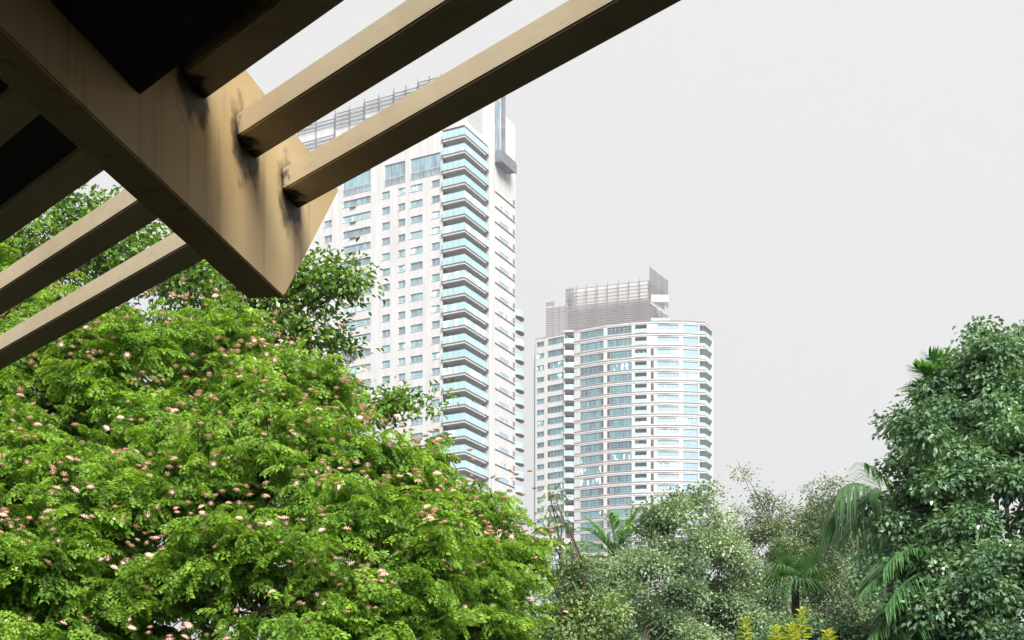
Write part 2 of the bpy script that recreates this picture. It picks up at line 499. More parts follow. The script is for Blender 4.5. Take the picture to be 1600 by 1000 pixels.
# ------------------------------------------------------------------ towers: shared builders
def facade(cols, rows, width, z0, z1, depth=.35):
    """a wall in local x (0..width), facing -y, with real openings at cols x rows, and their reveals
    cols: list of (x0, x1, [(zlo, zhi), ...])"""
    b = MB()
    x = 0.0
    cols = sorted(cols, key=lambda c: c[0])
    for (a, c, holes) in cols:
        if a > x + 1e-6: b.quad((x, 0, z0), (a, 0, z0), (a, 0, z1), (x, 0, z1))
        z = z0
        for (l, h) in sorted(holes):
            b.quad((a, 0, z), (c, 0, z), (c, 0, l), (a, 0, l))
            b.quad((a, 0, l), (c, 0, l), (c, depth, l), (a, depth, l))
            b.quad((a, depth, h), (c, depth, h), (c, 0, h), (a, 0, h))
            b.quad((a, depth, l), (a, depth, h), (a, 0, h), (a, 0, l))
            b.quad((c, 0, l), (c, 0, h), (c, depth, h), (c, depth, l))
            z = h
        b.quad((a, 0, z), (c, 0, z), (c, 0, z1), (a, 0, z1))
        x = c
    if x < width - 1e-6: b.quad((x, 0, z0), (width, 0, z0), (width, 0, z1), (x, 0, z1))
    return b


win_cache = {}


def window_meshes(w, h, nv, nh, pane, dep=.22, fr=.07, fmat='frame'):
    key = (round(w, 2), round(h, 2), nv, nh, pane, dep, fmat)
    if key in win_cache: return win_cache[key]
    b = MB()
    b.box(0, fr, dep - .05, dep + .06, 0, h).box(w - fr, w, dep - .05, dep + .06, 0, h)
    b.box(fr, w - fr, dep - .05, dep + .06, 0, fr).box(fr, w - fr, dep - .05, dep + .06, h - fr, h)
    for i in range(1, nv):
        x = w * i / nv; b.box(x - .03, x + .03, dep - .04, dep + .05, fr, h - fr)
    for i in range(1, nh):
        z = h * (i * .34 if nh == 3 else .36); b.box(fr, w - fr, dep - .035, dep + .045, z - .03, z + .03)
    b.box(-.06, w + .06, -.07, dep - .06, -.09, -.001)     # the sill
    fm = b.mesh('window', M[fmat])
    p = MB(); p.quad((fr, dep, fr), (w - fr, dep, fr), (w - fr, dep, h - fr), (fr, dep, h - fr))
    pm = p.mesh('pane', M[pane])
    win_cache[key] = (fm, pm)
    return win_cache[key]


def window(parent, base, loc, rz, w, h, nv=2, nh=2, pane='pane_a', dep=.22, name='window', fmat='frame'):
    fm, pm = window_meshes(w, h, nv, nh, pane, dep, .07, fmat)
    o = mobj(name, fm, parent, (loc[0] - base[0], loc[1] - base[1], loc[2] - base[2]), rz)
    mobj('pane', pm, o)
    return o


# ------------------------------------------------------------------ tower one (left, white, balconies round its corner)
FL = 3.2
u1 = np.array([-.8903, .4553]); u2 = np.array([.4553, .8903])
TH1 = math.atan2(-.4553, .8903); TH2 = math.atan2(.8903, .4553)
P0 = np.array([(725 - 800) / F * 273.0, 273.0])
T1 = empty('apartment_tower', (float(P0[0] + 12 * u1[0] + 12 * u2[0]), float(P0[1] + 12 * u1[1] + 12 * u2[1]), 0))
tag(T1, 'taller white apartment tower behind the canopy with glass balconies wrapping its corner', 'building')
B1 = np.array(T1.location)


def t_left(px):
    k = (px - 800) / F
    return (P0[0] - k * P0[1]) / (k * u1[1] - u1[0])


def t_right(px):
    k = (px - 800) / F
    return (P0[0] - k * P0[1]) / (k * u2[1] - u2[0])


def w1(a, b, z):
    """a metres along the left face from the corner, b metres along the right face"""
    q = P0 + a * u1 + b * u2
    return np.array([q[0], q[1], z])


def loc1(a, b, z): return tuple(w1(a, b, z) - B1)


ZF = [EYE + 118.9 + FL * i for i in range(-30, 5)]       # balcony floor levels
ztop = ZF[-1] + 3.2
WL = 46.0                                                # width of the left face
BALL, BALR = t_left(692), t_right(762)                   # the balcony zone on both faces
# core behind everything
NB = 1.9
core = MB()
core.prism([tuple(w1(a, b, 0)[:2] - B1[:2]) for a, b in ((WL - .5, .7), (BALL + .3, .7), (BALL + .3, NB + .3), (NB + .3, NB + .3), (NB + .3, BALR + .3), (.7, BALR + .3), (.7, 22.5), (WL - .5, 22.5))], 0, ztop - .8)
core.build('core', M['dark_core'], T1)
# left face wall with openings
cols = [(470, 482, 1.3, 2), (506.5, 518.5, 1.3, 2), (536, 579, 1.35, 4), (596.7, 609.2, 1.35, 2), (622, 633, 1.35, 2), (641, 660.2, 1.35, 3), (674.3, 687, 1.35, 2)]
holes = []
XW = lambda px: WL - t_left(px)
rows1 = [z - 2.65 for z in ZF[4:]]
HV = {}
for (a, b, h, nv) in cols:
    hs = [(r, r + h) for r in rows1[:-3]]
    if a > 590: hs.append((rows1[-3], rows1[-3] + h))
    holes.append([XW(a), XW(b), hs])
# the tall glazed rooms at the top of the face
holes[2][2].append((rows1[-3], rows1[-3] + 1.35))
wall = facade([tuple(h) for h in holes], None, WL - BALL, 0, rows1[-2] - .75)
wall.build('wall', M['white_wall'], T1, loc1(WL, 0, 0), TH1)
up = [(XW(601), XW(633)), (XW(641.5), XW(688)), (XW(536), XW(579)), (XW(500), XW(520))]
zt0 = rows1[-2] + .05
wall2 = facade([(a, b, [(zt0 - .75, zt0 + 3.6)]) for a, b in up], None, WL - BALL, rows1[-2] - .75, ztop)
wall2.build('wall', M['white_wall'], T1, loc1(WL, 0, 0), TH1)
for a, b in up:
    window(T1, B1, w1(WL - a, 0, zt0 - .75), TH1, b - a, 4.35, 8, 2, 'pane_a')
    r = MB()
    for i in range(int((b - a) / .45)):
        r.box(.2 + i * .45, .27 + i * .45, -.05, .02, 0, 1.3)
    r.box(.1, b - a - .1, -.08, .05, 1.3, 1.38)
    r.build('railing', M['frame'], T1, tuple(w1(WL - a, 0, zt0 - .74) - B1), TH1)
ac = MB().box(0, 1.5, -.35, .0, 0, .10)
ac_me = ac.mesh('ledge', M['ledge'])
for ci, (a, b, h, nv) in enumerate(cols):
    for (l, hh) in holes[ci][2]:
        if l < EYE + 56: continue
        window(T1, B1, w1(WL - holes[ci][0], 0, l), TH1, holes[ci][1] - holes[ci][0], hh - l, nv, 2, 'pane_a')
    if ci == 2:
        for r in rows1[8:-2]:
            mobj('ledge', ac_me, T1, tuple(w1(WL - holes[ci][0] - 1.8, 0, r - .42) - B1), TH1)

# balconies wrapping the corner: slab, ledge, glass rail, doors behind
OUT = .42
def wrap(a_end, b_end, o, inn):
    """an L in plan: outer offset o beyond the corner planes, inner offset inn behind"""
    P = [(a_end, -o), (a_end, inn), (inn, inn), (inn, b_end), (-o, b_end), (-o, -o)]
    return [tuple(P0 + a * u1 + b * u2 - B1[:2]) for a, b in P]
def ccw(p):
    ar = sum(p[i][0] * p[(i + 1) % len(p)][1] - p[(i + 1) % len(p)][0] * p[i][1] for i in range(len(p)))
    return p if ar > 0 else list(reversed(p))
slab_o = MB()
slab_o.prism(ccw(wrap(BALL - .1, BALR - 1.3, OUT - .12, NB)), -.52, -.13, 0)
slab_o.prism(ccw(wrap(BALL + .25, BALR - .15, OUT, NB)), -.127, .03, 1)
slab_o.prism(ccw(wrap(BALL - .25, BALR - 1.6, OUT - .4, NB)), -.66, -.523, 2)
slab_me = slab_o.mesh('balcony', M['white_wall'], M['ledge'], M['soffit'])
rail = MB()
LA, LB = BALL + OUT - .1, BALR + OUT - .4
ra = [(BALL - .05, -OUT + .08), (-OUT + .08, -OUT + .08)]
def seg_panels(mb, A, Bp, z0, z1, step, th=.03):
    A, Bp = np.array(A), np.array(Bp); L_ = np.linalg.norm(Bp - A); k = max(1, int(round(L_ / step))); d = (Bp - A) / L_
    nrm = np.array([-d[1], d[0]]) * th / 2
    for i in range(k):
        s = A + d * (L_ * i / k + .03); e = A + d * (L_ * (i + 1) / k - .03)
        mb.prism(ccw([tuple(s - nrm), tuple(e - nrm), tuple(e + nrm), tuple(s + nrm)]), z0, z1)
cA = P0 + (BALL - .05) * u1 + (-OUT + .1) * u2 - B1[:2]
cC = P0 + (-OUT + .1) * u1 + (-OUT + .1) * u2 - B1[:2]
cB = P0 + (-OUT + .1) * u1 + (BALR - .3) * u2 - B1[:2]
seg_panels(rail, cA, cC, .06, 1.42, 1.2); seg_panels(rail, cC, cB, .06, 1.42, 1.5)
rail_me = rail.mesh('railing', M['rail_glass'])
hand = MB()
seg_panels(hand, cA, cC, 1.425, 1.47, 50, .07); seg_panels(hand, cC, cB, 1.425, 1.47, 50, .07)
hand_me = hand.mesh('handrail', M['frame'])
door = MB()
dA = P0 + (BALL + .2) * u1 + NB * u2 - B1[:2]; dC = P0 + NB * u1 + NB * u2 - B1[:2]; dB = P0 + NB * u1 + (BALR + .2) * u2 - B1[:2]
seg_panels(door, dA, dC, .05, 2.38, .9, .05); seg_panels(door, dC, dB, .05, 2.38, .9, .05)
door_me = door.mesh('glass_door', M['pane_a'])
for z in ZF[8:]:
    o = mobj('balcony', slab_me, T1, (0, 0, z - 0.0))
    mobj('railing', rail_me, o); mobj('handrail', hand_me, o); mobj('glass_door', door_me, o)
# right face: pilaster, then plain wall with a ledge at each floor and pale windows
PR = t_right(771)
MB().prism(ccw([tuple(P0 + a * u1 + b * u2 - B1[:2]) for a, b in ((-.35, BALR), (-.35, PR), (1.2, PR), (1.2, BALR))]), 0, ztop + 12).build('pilaster', M['white_wall'], T1)
ER = t_right(806)
WR = ER - PR
wr_h = [(r + .1, r + 1.0) for r in rows1[:-2]]
wR = facade([(WR * .30, WR * .72, wr_h)], None, WR, 0, ztop + 9)
wR.build('wall', M['white_wall_b'], T1, loc1(0.25, PR, 0), TH2)
for l, h in wr_h:
    if l > EYE + 56:
        window(T1, B1, w1(.25, PR + WR * .30, l), TH2, WR * .42, .9, 1, 1, 'pane_c', .02, fmat='white_wall_b')
led = MB().box(0, WR - .3, -.16, -.002, -.09, .07).mesh('ledge', M['ledge'])
for z in ZF[8:-2]:
    mobj('ledge', led, T1, tuple(w1(.25, PR + .25, z + .55) - B1), TH2)
# rear volume and curved balconies at the far right edge
MB().prism(ccw([tuple(P0 + a * u1 + b * u2 - B1[:2]) for a, b in ((.28, ER), (.28, ER + .4), (2.5, ER + 3), (30, ER + 3), (30, ER))]), 0, ztop + 8).build('wall', M['white_wall_b'], T1)
pts = []
for i in range(9):
    th = R(-90 + 180 * i / 8)
    pts.append((.9 - 1.5 * math.cos(th) , ER + 2.2 + 2.2 * math.sin(th)))
cv = ccw([tuple(P0 + a * u1 + b * u2 - B1[:2]) for a, b in pts])
cvm = MB().prism(cv, -.2, .12, 0)
cvm.prism([tuple(np.mean(np.array(cv), axis=0) + (np.array(p) - np.mean(np.array(cv), axis=0)) * 1.03) for p in cv], -.36, -.203, 1)
cv_me = cvm.mesh('curved_balcony', M['white_wall_b'], M['louver_grey'])
rl = MB()
for i in range(8):
    p, q = pts[i], pts[i + 1]
    A_ = P0 + p[0] * u1 + p[1] * u2 - B1[:2]; B_ = P0 + q[0] * u1 + q[1] * u2 - B1[:2]
    seg_panels(rl, A_, B_, .13, 1.1, 9, .04)
rl_me = rl.mesh('railing', M['rail_glass'])
for z in ZF[8:26]:
    o = mobj('curved_balcony', cv_me, T1, (0, 0, z)); mobj('railing', rl_me, o)
dk = MB().box(0, .9, -.05, 0, 0, 1.0).mesh('window', M['louver_grey'])
for z in ZF[8:-1]:
    for k in range(2):
        mobj('window', dk, T1, tuple(w1(.24, ER - .95 - 0 * k, z - 2.2 + .2 * k) - B1), TH2)
        break
# the grey screen box and post high on the right face
sb = MB()
for i in range(9):
    sb.box(.2 + i * .62, .62 + i * .62, -1.9, -.02, 0, .18)
sb.box(0, 6.4, -2.1, -1.92, -.1, 1.9); sb.box(0, .18, -1.9, -.02, .2, 2.6); sb.box(6.2, 6.4, -1.9, -.02, .2, 2.6)
for i in range(6): sb.box(.2, 6.18, -1.92, -1.80, .3 + i * .38, .48 + i * .38)
sb.build('sky_terrace_screen', M['louver_grey'], T1, tuple(w1(.25, PR + .8, EYE + 131.6) - B1), TH2)
MB().box(3.9, 5.2, -.4, -.03, 0, 15).build('grey_pier', M['louver_grey'], T1, tuple(w1(.25, PR, EYE + 134.3) - B1), TH2)
window(T1, B1, w1(.22, PR + .3, EYE + 134.5), TH2, 3.0, 11, 2, 2, 'pane_a', .0)
MB().prism(ccw([tuple(P0 + a * u1 + b * u2 - B1[:2]) for a, b in ((-.1, -.1), (BALL, -.1), (BALL, 3), (3, 3), (3, BALR), (-.1, BALR))]), ztop - 1.2, ztop).build('roof', M['white_wall'], T1)

# stepped louver screens on the roof of tower one
def slat_screen(parent, base, A, Bp, z0, z1, pitch, mat, posts=4, thick=.16, name='roof_screen', h=None, gap_rows=()):
    A, Bp = np.array(A, float), np.array(Bp, float); L_ = float(np.linalg.norm(Bp - A)); th = math.atan2(*(Bp - A)[::-1])
    fr = MB()
    for i in range(posts + 1):
        x = L_ * i / posts
        fr.box(max(0, x - .09), min(L_, x + .09), .02, .22, 0, z1 - z0)
    o = fr.build(name, mat, parent, (A[0] - base[0], A[1] - base[1], z0 - base[2]), th)
    sm = MB().box(0, L_, -.14, .0, 0, h or pitch * .52).mesh('slat', mat)
    k = int((z1 - z0) / pitch)
    for i in range(k):
        if i in gap_rows: continue
        mobj('slat', sm, o, (0, 0, i * pitch + .05))
    return o


def tier(pa, pb, ya, yb, back=.6):
    """screen over the left face between two bearings; heights from where its middle reaches"""
    a, b = t_left(pa), t_left(pb)
    A = P0 + a * u1 + back * u2; Bq = P0 + b * u1 + back * u2
    dm = (A[1] + Bq[1]) / 2
    return A, Bq, EYE + (HOR - ya) / F * dm, EYE + (HOR - yb) / F * dm


for (pa, pb, yl, yh, pit, gaps) in ((462, 520, 232, 188, .85, (3, 4)), (520.5, 566, 218, 166, .85, (2, 3)), (566.5, 612, 207, 148, .85, (5,)), (612.5, 650, 196, 133, .7, ()), (650.5, 686, 185, 119, .7, ())):
    A, Bq, z0, z1 = tier(pa, pb, yl, yh)
    slat_screen(T1, B1, A, Bq, z0, z1, pit, M['louver_grey'], 2, gap_rows=gaps, h=.20)
    th_ = math.atan2(*(Bq - A)[::-1])
    MB().box(0, float(np.linalg.norm(Bq - A)) - .02, .3, .7, .8, z1 - z0 - .15).build('screen_wall', M['white_wall_b'], T1, (A[0] - B1[0], A[1] - B1[1], z0 - .8), th_)
MB().prism(ccw([tuple(P0 + a * u1 + b * u2 - B1[:2]) for a, b in ((t_left(520), 1.2), (t_left(686), 1.2), (t_left(686), 12), (t_left(520), 12))]), ztop, EYE + 140.0).build('roof_block', M['white_wall_b'], T1)
MB().prism(ccw([tuple(P0 + a * u1 + b * u2 - B1[:2]) for a, b in ((t_left(612), 1.2), (t_left(686), 1.2), (t_left(686), 12), (t_left(612), 12))]), EYE + 140.003, EYE + 143.0).build('roof_block', M['white_wall_b'], T1)
MB().prism(ccw([tuple(P0 + a * u1 + b * u2 - B1[:2]) for a, b in ((WL, .02), (BALL, .02), (BALL, 24), (WL, 24))]), ztop + .003, ztop + .6).build('parapet', M['white_wall'], T1)

# ------------------------------------------------------------------ tower two (bowed front, louvered crown)
T2 = empty('apartment_tower', (38.0, 404.0, 0))
tag(T2, 'shorter bow fronted apartment tower right of centre with a dark louvered crown', 'building')
B2 = np.array(T2.location)
fit = np.polyfit([903, 906, 935, 980, 1015, 1045, 1075, 1102], [394.9, 394.5, 391.7, 388.6, 387.9, 387.5, 387.9, 389.0], 3)


def bow(px):
    d = float(np.polyval(fit, px))
    return np.array([(px - 800) / F * d, d])


ZR = EYE + 133.7
lev = [ZR - 3.5 * i for i in range(4)]
while lev[-1] > 12: lev.append(lev[-1] - 3.23)
NV = 28                                    # floors whose windows are built


def bay(p, q, top, bot, dep=.35, zlo=None, pts=None, mat='white_wall_b'):
    """one flat stretch of wall between two bearings, with an opening inset from its ends"""
    A, Bq = (bow(p), bow(q)) if pts is None else pts
    L_ = float(np.linalg.norm(Bq - A)); th = math.atan2(*(Bq - A)[::-1])
    return A, Bq, L_, th


def put_wall(A, Bq, cols_, z0=0.0, z1=None, dep=.35):
    L_ = float(np.linalg.norm(Bq - A)); th = math.atan2(*(Bq - A)[::-1])
    facade(cols_, None, L_, z0, z1 or ZR, dep).build('wall', M['white_wall_b'], T2, (A[0] - B2[0], A[1] - B2[1], 0), th)
    return L_, th


def rows2(top, h, sel):
    return [(lev[i] - top - h, lev[i] - top) for i in range(NV) if sel(i)]


panel_cache = {}
def panel(loc, th, w, h):
    k = (round(w, 2), round(h, 2))
    if k not in panel_cache:
        b = MB()
        nsl = max(4, int(h / .22))
        b.box(0, w, .12, .2, 0, h)
        for i in range(nsl): b.box(.03, w - .03, .04, .117, h * i / nsl + .02, h * (i + .62) / nsl)
        panel_cache[k] = b.mesh('louvered_panel', M['brown_panel'])
    return mobj('louvered_panel', panel_cache[k], T2, (loc[0] - B2[0], loc[1] - B2[1], loc[2] - B2[2]), th)


# bays of the bow: (from, to, kind)
segs = [(897, 906, 'p'), (906, 943, 'w1'), (943, 948.5, 'p'), (948.5, 987, 'w2'), (987, 992, 'p'), (992, 1010.5, 'b'), (1010.5, 1016, 'p'),
        (1016, 1061, 'w3'), (1061, 1067, 'p'), (1067, 1091, 'w4'), (1091, 1093, 'p')]
rail2 = {}
for (p, q, kd) in segs:
    A, Bq = bow(p), bow(q)
    if kd == 'p':
        put_wall(A, Bq, [])
        continue
    L_ = float(np.linalg.norm(Bq - A)); th = math.atan2(*(Bq - A)[::-1]); d = (Bq - A) / L_
    if kd in ('w1', 'w2', 'w4'):
        rr = rows2(.98, 2.02, lambda i: True)
        put_wall(A, Bq, [(0.02, L_ - .02, rr)])
        for i, (l, h) in enumerate(rr):
            x0, x1 = .02, L_ - .02
            if kd == 'w1' and i >= 2:
                panel(np.array([*(A + d * (x1 - .72)), l]), th, .72, 2.02); x1 -= .74
            if kd == 'w2' and i >= 2:
                panel(np.array([*(A + d * x0), l]), th, .85, 2.02); x0 += .87
            window(T2, B2, np.array([*(A + d * x0), l]), th, x1 - x0, 2.02, {'w1': 5, 'w2': 6, 'w4': 3}[kd], 3 if kd != 'w4' else 2,
                   {'w1': 'pane_b', 'w2': 'pane_b', 'w4': 'pane_c'}[kd])
    elif kd == 'b':
        rr = rows2(.9, 2.15, lambda i: True)
        put_wall(A, Bq, [(0.02, L_ - .02, rr)], dep=1.3)
        rm = MB(); rm.box(.06, L_ - .06, .08, .11, .08, 1.0); rme = rm.mesh('railing', M['rail_glass'])
        dm = MB()
        for k in range(3): dm.box(.1 + k * (L_ - .2) / 3, .1 + (k + 1) * (L_ - .2) / 3 - .08, 1.25, 1.29, .03, 2.1)
        dme = dm.mesh('glass_door', M['box_glass'])
        sl = MB().box(.0, L_, -.12, 1.25, -.12, .02).mesh('balcony', M['white_wall_b'])
        for (l, h) in rr:
            o = mobj('balcony', sl, T2, (A[0] - B2[0], A[1] - B2[1], l), th)
            mobj('railing', rme, o); mobj('glass_door', dme, o)
    elif kd == 'w3':
        xa = L_ * (1027 - 1016) / 45
        full = rows2(1.0, 1.15, lambda i: i < 2); part = rows2(1.05, 1.1, lambda i: i >= 2); pan = rows2(.9, 2.0, lambda i: i >= 2)
        # three columns: panel strip, window
        za = [(l, h) for l, h in pan]
        put_wall(A, A + d * (xa - .25), [(.15, 1.0, za), (1.001, xa - .35, full)] if False else [(.15, 1.0, za)])
        A2 = A + d * (xa - .25); L2 = L_ - xa + .25
        put_wall(A2, Bq, [(.25, L2 - .1, sorted(full + part))])
        for l, h in pan: panel(np.array([*(A + d * .15), l]), th, .85, 2.0)
        for l, h in full + part:
            window(T2, B2, np.array([*(A2 + d * .25), l]), th, L2 - .35, h - l, 4, 1, 'pane_c')
# thin brown ledges, one per floor, following the bow
xs = [897, 906, 943, 948.5, 987, 992, 1010.5, 1016, 1038, 1061, 1067, 1091, 1102]
def ribbon(xs_, o0, o1, z0, z1):
    b = MB(); P = [bow(x) for x in xs_]; n_ = len(P)
    O, I = [], []
    for i in range(n_):
        t_ = P[min(i + 1, n_ - 1)] - P[max(i - 1, 0)]; t_ = t_ / np.linalg.norm(t_); nn = np.array([t_[1], -t_[0]])
        O.append(P[i] + nn * o1 - B2[:2]); I.append(P[i] + nn * o0 - B2[:2])
    for i in range(n_ - 1):
        a, bq, c, d_ = O[i], O[i + 1], I[i + 1], I[i]
        b.quad((*a, z0), (*bq, z0), (*bq, z1), (*a, z1)); b.quad((*a, z1), (*bq, z1), (*c, z1), (*d_, z1)); b.quad((*d_, z0), (*c, z0), (*bq, z0), (*a, z0))
    b.quad((*O[0], z0), (*O[0], z1), (*I[0], z1), (*I[0], z0)); b.quad((*O[-1], z0), (*I[-1], z0), (*I[-1], z1), (*O[-1], z1))
    return b
led2 = ribbon(xs, .003, .22, -.13, .06).mesh('ledge', M['ledge'])
fas2 = ribbon(xs, .003, .12, -.62, -.135).mesh('fascia', M['white_wall_b'])
for z in lev[:NV + 1]:
    mobj('ledge', led2, T2, (0, 0, z)); mobj('fascia', fas2, T2, (0, 0, z))
# right chamfer: pointed balconies
Q0, Q1 = bow(1092), bow(1102)
Q2 = np.array([(1113 - 800) / F * 394.2, 394.2]); Q3 = np.array([Q2[0] + .1, 399.0]); Q4 = np.array([bow(1092)[0] + 1.3, 399.0])
ch = MB(); P5 = ccw([tuple(p - B2[:2]) for p in (Q0 + np.array([0, .3]), Q1, Q2, Q3, Q4)])
ch.prism(P5, -.34, -.12, 1)
ctr = np.mean(np.array(P5), axis=0)
ch.prism([tuple(ctr + (np.array(p) - ctr) * 1.02) for p in P5], -.118, .06, 0)
ch_me = ch.mesh('balcony', M['white_wall_b'], M['soffit'])
cr = MB(); seg_panels(cr, Q0 - B2[:2] + np.array([.2, .3]), Q1 - B2[:2] + np.array([-.1, .1]), .07, 1.1, 1.3); seg_panels(cr, Q1 - B2[:2] + np.array([-.1, .1]), Q2 - B2[:2] + np.array([-.1, 0]), .07, 1.1, 1.3); seg_panels(cr, Q2 - B2[:2] + np.array([-.1, .1]), Q3 - B2[:2] + np.array([-.1, 0]), .07, 1.1, 1.3)
cr_me = cr.mesh('railing', M['rail_glass'])
cd = MB(); seg_panels(cd, Q0 - B2[:2] + np.array([.15, .9]), Q4 - B2[:2], .05, 2.5, 1.1, .05); cd_me = cd.mesh('glass_door', M['pane_c'])
for i in range(NV):
    o = mobj('balcony', ch_me, T2, (0, 0, lev[i]))
    if i: mobj('railing', cr_me, o); mobj('glass_door', cd_me, o)
# left wing beyond the notch
LW0 = np.array([(836.5 - 800) / F * 401.5, 401.5]); LW1 = np.array([(883 - 800) / F * 396.2, 396.2])
Lw = float(np.linalg.norm(LW1 - LW0)); thw = math.atan2(*(LW1 - LW0)[::-1]); dw = (LW1 - LW0) / Lw
def lx(px):
    k = (px - 800) / F
    return (LW0[0] - k * LW0[1]) / (k * dw[1] - dw[0])
wa, wb, wc, wd = lx(838.5), lx(850), lx(855.5), lx(881)
rA = rows2(1.7, 1.35, lambda i: i > 0 or True); rB = rows2(1.4, 1.75, lambda i: True)
ZL = ZR - .5
put_wall(LW0, LW1, [(wa, wb, rA), (wc, wd, rB)], z1=ZL)
for i, (l, h) in enumerate(rA): window(T2, B2, np.array([*(LW0 + dw * wa), l]), thw, wb - wa, h - l, 2, 1, 'pane_b')
for i, (l, h) in enumerate(rB):
    x0 = wc
    if i >= 2:
        panel(np.array([*(LW0 + dw * wc), l]), thw, .8, h - l); x0 += .82
    window(T2, B2, np.array([*(LW0 + dw * x0), l]), thw, wd - x0, h - l, 4, 2, 'pane_b')
# notch with stacked balconies between wing and bow
N0 = LW1; N1 = bow(897); N2 = N1 + np.array([-.3, 4.6]); N3 = N0 + np.array([.6, 3.4])
nb = MB(); nP = ccw([tuple(p - B2[:2]) for p in (N0 + np.array([-.4, -.55]), N0 + np.array([.9, -1.0]), N1 + np.array([-.02, -.1]), N2, N3)])
nb.prism(nP, -.45, .05, 0)
cN = np.mean(np.array(nP), axis=0); nb.prism([tuple(cN + (np.array(p) - cN) * .93) for p in nP], -.56, -.453, 1)
nb_me = nb.mesh('balcony', M['white_wall_b'], M['soffit'])
nr = MB(); seg_panels(nr, np.array(N0 + np.array([-.3, -.45])) - B2[:2], N0 + np.array([.9, -.9]) - B2[:2], .06, 1.05, 1.0); seg_panels(nr, N0 + np.array([.9, -.9]) - B2[:2], N1 + np.array([-.1, 0]) - B2[:2], .06, 1.05, 1.2)
nr_me = nr.mesh('railing', M['rail_glass'])
nd = MB(); seg_panels(nd, N3 - B2[:2], N2 - B2[:2], .06, 2.5, .9, .05); nd_me = nd.mesh('glass_door', M['box_glass'])
for i in range(1, NV):
    if i in (18, 20, 22, 24): continue
    o = mobj('balcony', nb_me, T2, (0, 0, lev[i] + .1)); mobj('railing', nr_me, o); mobj('glass_door', nd_me, o)
MB().prism(ccw([tuple(p - B2[:2]) for p in (N0 + np.array([-.4, -.2]), N1 + np.array([-.02, -.1]), N2, N3)]), ZR - .4, ZR + .1).build('roof', M['white_wall_b'], T2)
# closed volume behind the walls, side walls and roof
bk = ccw([tuple(p - B2[:2]) for p in (LW0 + dw * .05 + np.array([.2, .5]), LW1 + np.array([-.2, .8]), N3 + np.array([0, .1]), N2 + np.array([.35, .1]), bow(899) + np.array([.2, 1.4]), bow(935) + np.array([0, 1.4]), bow(980) + np.array([0, 1.4]), bow(1045) + np.array([0, 1.4]), bow(1090) + np.array([0, 1.5]), Q4 + np.array([-.1, 0.1]), np.array([58.6, 399.3]), np.array([60.5, 425]), np.array([9, 428]))])
MB().prism(bk, 0, ZR - .9).build('core', M['dark_core'], T2)
MB().prism(ccw([tuple(p - B2[:2]) for p in (np.array([57.2, 399.1]), np.array([59.4, 399.1]), np.array([61.0, 426]), np.array([57.5, 426]))]), 0, ZR - 1.2).build('wall', M['white_wall_b'], T2)
MB().prism(ccw([tuple(p - B2[:2]) for p in (LW0, LW0 + np.array([.45, -.0]) + dw * .0 + np.array([0, .3]), LW0 + np.array([1.2, 27]), LW0 + np.array([0, 27]))]), 0, ZL).build('wall', M['white_wall_b'], T2)
rf = ccw([tuple(p - B2[:2]) for p in (bow(897), bow(935), bow(980), bow(1045), bow(1091), Q1, Q2, np.array([60.9, 425]), np.array([20, 427]))])
MB().prism(rf, ZR - .85, ZR - .14).build('roof', M['white_wall_b'], T2)
MB().prism(ccw([tuple(p - B2[:2]) for p in (LW0, LW1, N3, np.array([20, 427]), np.array([9, 428]))]), ZL - .5, ZL + .01).build('roof', M['white_wall_b'], T2)
# louvered crown
def wp(px, d): return np.array([(px - 800) / F * d, d])
def zz(py, d): return EYE + (HOR - py) / F * d
C_a, C_b, C_c = wp(884, 400.0), wp(1016, 392.3), wp(1043.5, 402.8)
zb = ZR - .1
slat_screen(T2, B2, C_a, C_b, zb, zz(467, 394), .62, M['louver'], 8, h=.40)
up_z = zz(467, 394)
slat_screen(T2, B2, C_a, C_b, up_z + .3, zz(434, 392.6), 1.05, M['louver'], 8, h=.16)
slat_screen(T2, B2, wp(884, 399.9), wp(896, 399.2), up_z + .2, zz(447, 399), .62, M['louver'], 2, h=.38)
slat_screen(T2, B2, C_b, C_c, zb, zz(472, 392.3) , .62, M['louver'], 3, h=.40)
slat_screen(T2, B2, C_b, C_c, zz(461, 392.3), zz(415.5, 392.3), .62, M['louver'], 3, h=.40)
slat_screen(T2, B2, wp(853.5, 402.0), wp(884, 400.0), ZL, zz(478, 401), .62, M['louver'], 3, h=.40)
slat_screen(T2, B2, wp(853.5, 402.0), wp(866, 401.2), zz(477, 401), zz(470, 401), .62, M['louver'], 1, h=.40)
inner = ccw([tuple(p - B2[:2]) for p in (C_a + np.array([.6, .9]), C_b + np.array([-.6, .9]), C_c + np.array([-.9, .2]), np.array([46, 415]), np.array([20, 418]))])
MB().prism(inner, zb, zz(440, 394)).build('penthouse', M['white_wall_b'], T2)
wbx = MB(); Lc = 5.2; thc = R(2)
wbx.box(.15, Lc, -.9, -.2, 0, (471.5 - 460.5) / F * 392); wbx.build('white_box', M['white_wall_b'], T2, (C_b[0] - B2[0], C_b[1] - B2[1], zz(471.5, 391.5)), thc)
MB().box(.15, Lc + .4, -.6, -.5, 0, 1.9).build('glass_screen', M['rail_glass'], T2, (C_b[0] - B2[0], C_b[1] - B2[1], zb + .5), thc)

# ------------------------------------------------------------------ thin haze in the air
hz = MB().box(-420, 420, -60, 760, -1, 210)
hm = bpy.data.materials.new('haze'); hm.use_nodes = True; hn = hm.node_tree.nodes; hn.clear()
ho = hn.new('ShaderNodeOutputMaterial'); hv = hn.new('ShaderNodeVolumePrincipled')
hv.inputs['Color'].default_value = (.93, .96, 1, 1); hv.inputs['Density'].default_value = .00055; hv.inputs['Anisotropy'].default_value = .2
hm.node_tree.links.new(hv.outputs[0], ho.inputs['Volume'])
tag(hz.build('haze', hm), kind='stuff')
